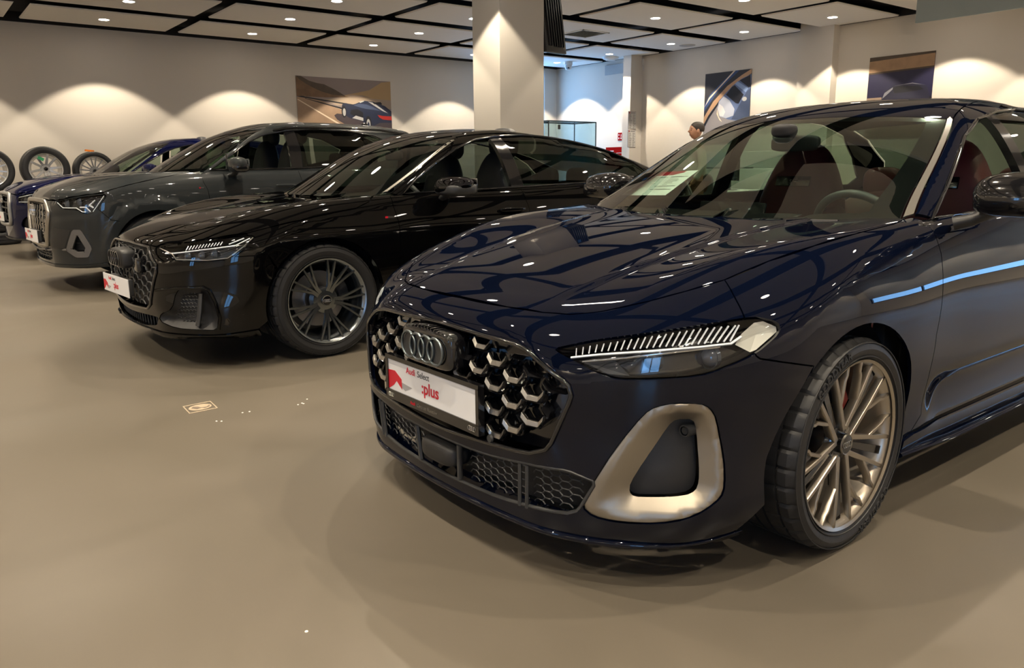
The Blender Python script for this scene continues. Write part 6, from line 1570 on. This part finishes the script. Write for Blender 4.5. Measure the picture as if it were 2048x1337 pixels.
d = disc(13.35, 11.42, .17, .012, 'ceiling_speaker', 'flat round ceiling speaker near the right wall', 'speaker', mat('speaker_grey', (.40, .39, .38), .5))
d = disc(13.30, 13.62, .19, .05, 'smoke_detector', 'raised white round detector beside the pilaster top', 'smoke detector', PWH); MB().lathe([(.0001, -.075), (.11, -.07), (.13, -.05)], (0, 0, 0), 'z', 28).build('sensor_cap', PWH, d)
def dome_cam():
    e = empty('security_camera', (13.02, 14.75, ZC), 0, 'white dome security camera under the ceiling in the far corner', 'camera')
    MB().lathe([(.0001, 0), (.10, 0), (.10, -.07), (.085, -.09)], (0, 0, 0), 'z', 28).build('mount', PWH, e)
    MB().lathe([(.085, -.09), (.085, -.13), (.06, -.185), (.0001, -.20)], (0, 0, 0), 'z', 28).build('dome', PWH, e)
    m = MB()
    for s in (-1, 1): m.lathe([(.0001, 0), (.02, 0), (.02, .02)], (-.055, -.045+s*.022-.01, -.155), 'y', 12)
    m.build('lenses', GBLK, e)
dome_cam()
simple('wall_panel_cover', MB().box((XR-.012, 13.98, 3.40), (.02, .62, .22)), mat('cover_grey', (.40, .42, .43), .6), 'grey rectangular cover high on the blue-lit far wall', 'cover', smooth=False)
simple('cable_box', MB().box((13.79, 13.06, 3.48), (.05, .04, .14)).box((13.80, 13.06, 3.36), (.02, .03, .12)), PWH, 'small white junction box at the top of the pilaster corner', 'junction box', smooth=False)

# office corner behind the windscreen
WFUR = mat('furniture_white', (.62, .62, .60), .45)
def office():
    c = MB(); c.box((12.95, 9.9, .55), (.50, 2.4, 1.10)); c.box((13.25, 9.9, 1.15), (.10, 2.4, .55))
    o = c.build('white_counter', WFUR, None, bev=.01); tag(o, 'long white back counter against the right wall behind the man', 'counter')
    MB().box((12.80, 10.2, 1.115), (.03, 1.9, .03)).build('counter_rail', mat('rail_dark', (.1, .1, .1), .5), o, smooth=False)
    e = empty('desk', (11.3, 9.05, 0), 0, 'white office desk beside the standing man', 'desk')
    MB().box((0, 0, .735), (1.0, 2.0, .03)).build('desk_top', WFUR, e, bev=.004)
    for sx in (-1, 1):
        for sy in (-1, 1): MB().box((sx*.45, sy*.92, .36), (.05, .05, .72)).build('leg', SATIN, e, smooth=False)
    m = empty('computer_monitor', (11.25, 8.55, .75), math.radians(60), 'black computer monitor on the white desk', 'monitor')
    MB().box((0, 0, .34), (.58, .03, .36)).build('screen', GBLK, m, bev=.004); MB().box((0, .03, .13), (.05, .03, .26)).build('stand_neck', DGRY, m, smooth=False); MB().lathe([(.0001, .014), (.12, .012), (.13, 0), (.0001, 0)], (0, .02, 0), 'z', 24).build('stand_foot', DGRY, m)
    m = empty('laptop', (11.05, 9.45, .75), math.radians(75), 'closed dark laptop lying on the desk', 'laptop'); MB().box((0, 0, .012), (.36, .25, .022)).build('laptop_body', DGRY, m, bev=.003)
    t = MB(); t.tube([(0, 0, .0), (.02, 0, .07), (0, .03, .11), (-.03, 0, .07), (0, 0, .01)], .004, 5); o = t.build('cable_loop', GBLK, None); o.location = (11.2, 9.2, .76); tag(o, 'thin black cable looped on the desk', 'cable')
    for n_, y_, lb in (('office_chair', 9.9, 'dark grey upholstered chair at the desk, left of the standing man'), ('office_chair', 8.35, 'dark grey upholstered chair at the desk, right of the standing man')):
        ch = empty(n_, (10.45, y_, 0), 0, lb, 'chair', 'chairs at the desk')
        s_ = MB(); superell(s_, (0, 0, .46), (.25, .25, .05), 4.); s_.build('seat', DGRY, ch, ang=60); s_ = MB(); superell(s_, (-.24, 0, .78), (.035, .24, .26), 4.); s_.build('backrest', DGRY, ch, ang=60)
        for sx in (-1, 1):
            for sy in (-1, 1): MB().tube([(sx*.2, sy*.2, .43), (sx*.23, sy*.23, 0)], .012, 6).build('leg', SATIN, ch)
    b = empty('water_glass', (10.95, 9.72, .75), 0, 'small green-tinted glass on the desk', 'glass'); MB().lathe([(.0001, .004), (.03, .004), (.036, .12), (.034, .12), (.028, .01)], (0, 0, 0), 'z', 20).build('glass_body', glass('drink_green', (.35, .7, .35)), b)
    f = MB().box((XR-.012, 10.35, 1.42), (.02, .6, .2))
office()

def person():
    """man in a white shirt and brown trousers, back turned, walking away to the left"""
    bx, by = 9.32, 7.72
    e = empty('person', (bx, by, 0), math.radians(150), 'person in white shirt and brown trousers standing by the desk, head turned aside', 'person')
    SK = mat('skin', (.36, .19, .12), .5); SH = mat('shirt_white', (.62, .60, .53), .7, bump=(25, .5)); TR = mat('trousers_brown', (.13, .065, .030), .8, bump=(30, .4)); HR = mat('hair_dark', (.02, .013, .009), .6); SHO = mat('shoe_brown', (.04, .02, .012), .4)
    def skin(name, verts, edges, rad, m, root=0, par=e, sub=2):
        me = bpy.data.meshes.new(name); me.from_pydata(verts, edges, []); o = link_obj(name, me, m, par)
        sm = o.modifiers.new('skin', 'SKIN'); sm.use_smooth_shade = True; sm.branch_smoothing = .6
        for i, d in enumerate(me.skin_vertices[0].data): d.radius = rad[i] if isinstance(rad[i], tuple) else (rad[i], rad[i]); d.use_root = (i == root)
        s = o.modifiers.new('sub', 'SUBSURF'); s.levels = sub; s.render_levels = sub
        dg = bpy.context.evaluated_depsgraph_get(); nm = bpy.data.meshes.new_from_object(o.evaluated_get(dg)); o.modifiers.clear(); o.data = nm
        if not nm.materials: nm.materials.append(m)
        return o
    # body (skin): torso, neck, arms to wrists, legs   x = ahead, y = left
    V = [(0, 0, .95), (0, 0, 1.10), (.0, 0, 1.28), (0, 0, 1.42), (.01, 0, 1.50), (.02, 0, 1.56),
         (.0, .17, 1.41), (-.02, .22, 1.15), (.10, .20, .95), (.14, .19, .90), (.0, -.17, 1.41), (-.02, -.23, 1.15), (.08, -.23, .93), (.12, -.22, .88),
         (0, .09, .90), (.02, .10, .50), (-.02, .10, .09), (0, -.09, .90), (.06, -.10, .50), (.03, -.10, .09)]
    E = [(0, 1), (1, 2), (2, 3), (3, 4), (4, 5), (3, 6), (6, 7), (7, 8), (8, 9), (3, 10), (10, 11), (11, 12), (12, 13), (0, 14), (14, 15), (15, 16), (0, 17), (17, 18), (18, 19)]
    r = [(.14, .11), (.13, .10), (.15, .11), (.12, .09), .055, .052, .06, .043, .032, .026, .06, .043, .032, .026, .085, .058, .04, .085, .058, .04]
    body = skin('body', V, E, r, SK)
    # head
    m = MB(); superell(m, (.03, 0, 1.655), (.095, .074, .115), 2.2, 28, 20, taper=lambda X, Y, Z: (X*(1-.14*(Z < 0)*abs(Z))+.05*(Z < -.3), Y*(1-.25*max(0, -Z)), Z))
    m.tube([(.115, 0, 1.675), (.138, 0, 1.645), (.118, 0, 1.635)], [.010, .014, .008], 8)
    for s in (-1, 1): superell(m, (.02, s*.078, 1.65), (.022, .010, .032), 2.2, 14, 10)
    hd = m.build('head', SK, e, ang=70)
    f = MB()
    for s in (-1, 1): superell(f, (.108, s*.032, 1.668), (.010, .014, .008), 2, 12, 8)
    f.build('eyes', mat('eye_dark', (.02, .015, .012), .2), hd, ang=70)
    f = MB(); f.tube([(.112, -.026, 1.598), (.121, 0, 1.597), (.112, .026, 1.598)], .005, 6); f.build('mouth', mat('lip', (.25, .09, .07), .5), hd)
    f = MB()
    for s in (-1, 1): f.tube([(.108, s*.014, 1.69), (.110, s*.034, 1.695), (.10, s*.052, 1.688)], .004, 5)
    superell(f, (.005, 0, 1.69), (.105, .082, .098), 2.3, 28, 18, taper=lambda X, Y, Z: (X-(.30 if Z < .35 and X > 0 else 0)*max(0, X)*(.35-Z), Y, max(Z, -.45)))
    f.build('hair', HR, hd, ang=70)
    # hands
    for s, w in ((1, 9), (-1, 13)):
        p = Vector(V[w]); d = (Vector(V[w])-Vector(V[w-1])).normalized(); q = p+d*.045
        vv = [tuple(p), tuple(q), tuple(p+d*.085)]; ee = [(0, 1), (1, 2)]; rr = [(.024, .018), (.036, .016), (.034, .014)]
        hnd = skin('hand', vv, ee, rr, SK, sub=1, par=e)
        for k in range(4):
            b = p+d*.085+Vector((0, 0, 1)).cross(d).normalized()*(k-1.5)*.018; L = (.028, .034, .032, .024)[k]
            skin('finger', [tuple(b), tuple(b+d*L), tuple(b+d*L*1.6+Vector((0, 0, -.014)))], [(0, 1), (1, 2)], [.009, .0085, .007], SK, sub=1, par=hnd)
        b = p+d*.02+Vector((0, 0, 1)).cross(d).normalized()*.03*(-s); skin('thumb', [tuple(b), tuple(b+d*.03+Vector((.01, 0, -.008))), tuple(b+d*.055+Vector((.014, 0, -.018)))], [(0, 1), (1, 2)], [.011, .010, .008], SK, sub=1, par=hnd)
    # clothes follow the body with a little ease
    skin('shirt', [(0, 0, .98), (0, 0, 1.12), (0, 0, 1.28), (0, 0, 1.41), (.01, 0, 1.49), (0, .17, 1.41), (-.02, .22, 1.15), (.09, .205, .96), (0, -.17, 1.41), (-.02, -.23, 1.15), (.07, -.232, .95)], [(0, 1), (1, 2), (2, 3), (3, 4), (3, 5), (5, 6), (6, 7), (3, 8), (8, 9), (9, 10)], [(.172, .135), (.165, .13), (.17, .13), (.145, .11), .068, .078, .062, .046, .078, .062, .046], SH)
    skin('trousers', [(0, 0, .97), (0, .095, .86), (.02, .105, .50), (-.02, .105, .10), (0, -.095, .86), (.06, -.105, .50), (.03, -.105, .10)], [(0, 1), (1, 2), (2, 3), (0, 4), (4, 5), (5, 6)], [(.158, .125), .102, .078, .066, .102, .078, .066], TR)
    for s, x in ((1, .03), (-1, .08)): m = MB(); superell(m, (x, s*.10, .045), (.14, .048, .045), 2.6); m.build('shoe', SHO, e, ang=70)
person()

# price sheet on the dash of the front saloon
def price_sheet():
    ps = A5_POSE; G = A5_GLASS = lambda Q: green_f(A5G, Q)+.03
    C4 = [ps.hit(G, u, v) for u, v in ((1235, 391), (1331, 391), (1397, 341), (1276, 373-0))]
    C4 = [ps.w(p) for p in C4]; a, b, c_, d_ = [Vector(p.tolist()) for p in C4]
    d_ = a+(c_-b)*1.0
    n = (b-a).cross(d_-a).normalized()
    if (Vector(CAM_O.tolist())-a).dot(n) < 0: n = -n
    W = lambda u, v, e: tuple(a+(b-a)*u+(d_-a)*v+n*e)
    m = MB(); m.prism([(0, 0), (1, 0), (1, 1), (0, 1)], 0, .001, W)
    o = m.build('price_sheet', mat('paper_white', (.92, .94, .90), .7), None, smooth=False); tag(o, 'white printed price sheet with red band inside the front saloon windscreen', 'paper')
    m = MB(); m.prism([(.0, .80), (.62, .84), (.78, .93), (.80, 1), (0, 1)], .001, .0014, W); m.build('red_band', REDP, o, smooth=False)
    m = MB(); flat_text(m, ':plus', .18, .0001, lambda x, y, z: W(.16+y*1.0, .40+x*.9, .0014+z*.2)); m.build('red_lettering', REDP, o, smooth=False)
    m = MB(); rr_ = random.Random(5)
    for (u0, u1, v_) in ((.28, .58, .74), (.64, .96, .74), (.55, .95, .36), (.55, .95, .22)): m.prism([(u0, v_), (u1, v_), (u1, v_+.025), (u0, v_+.025)], .001, .0014, W)
    for i in range(9):
        for (u0, w) in ((.30, .2), (.66, .2)):
            v_ = .68-i*.05; w2 = w*(.4+.6*rr_.random())
            if u0 > .6 and v_ < .42: continue
            m.prism([(u0, v_), (u0+w2, v_), (u0+w2, v_+.012), (u0, v_+.012)], .001, .0014, W)
    m.build('printed_lines', DRKP, o, smooth=False)
price_sheet()

# floor marks
def floor_marker():
    ps = Pose(0, 0, 0)
    c = [ps.at(u, v, 2, 0) for u, v in ((365, 814), (421, 803), (436, 817), (379, 828))]; a, b, c_, d_ = [Vector(p.tolist()) for p in c]; d_ = a+(c_-b)
    W = lambda u, v, e: tuple(a+(b-a)*u+(d_-a)*v+Vector((0, 0, e)))
    CRM = mat('marker_cream', (.36, .29, .205), .5)
    m = MB()
    for pl in ([(0, 0), (1, 0), (1, .07), (0, .07)], [(0, .93), (1, .93), (1, 1), (0, 1)], [(0, .07), (.04, .07), (.04, .93), (0, .93)], [(.96, .07), (1, .07), (1, .93), (.96, .93)]): m.prism(pl, .0004, .002, W)
    o = m.build('floor_sticker', CRM, None, smooth=False); tag(o, 'small cream outlined floor marking with an oval emblem on the open floor', 'floor marking')
    m = MB(); n = 28; ou = [(.5+.40*math.cos(2*PI*i/n), .5+.34*math.sin(2*PI*i/n)) for i in range(n)]
    m.prism(ou, .0004, .002, W); q = m.build('oval', CRM, o, smooth=False)
    m = MB(); m.prism([(.2, .45), (.35, .68), (.52, .60), (.45, .42), (.3, .3)], .002, .0026, W); m.prism([(.5, .55), (.62, .72), (.82, .62), (.84, .45), (.70, .60)], .002, .0026, W); m.build('oval_print', mat('marker_brown', (.14, .11, .085), .5), o, smooth=False)
floor_marker()
SP = mat('speck_white', (.7, .68, .62), .5)
for i, (u, v) in enumerate(((443, 843), (485, 826), (499, 824), (596, 810), (604, 807), (607, 808), (614, 799), (433, 843), (613, 1264))):
    p = Pose(0, 0, 0).at(u, v, 2, 0); o = MB().lathe([(.0001, .002), (.004, .0015), (.005, 0)], (0, 0, 0), 'z', 8).build('paint_speck', SP, None); o.location = (p[0], p[1], 0); tag(o, 'tiny white speck on the floor '+('just below the cream floor marking' if u < 450 else 'a little right of the cream floor marking' if u < 550 else 'near the bottom edge of the photo, by itself' if v > 1000 else 'in the cluster left of the front saloon nose'), 'speck', 'white specks on the floor')
# potted plant by the left windows (mirrored in the bumpers)
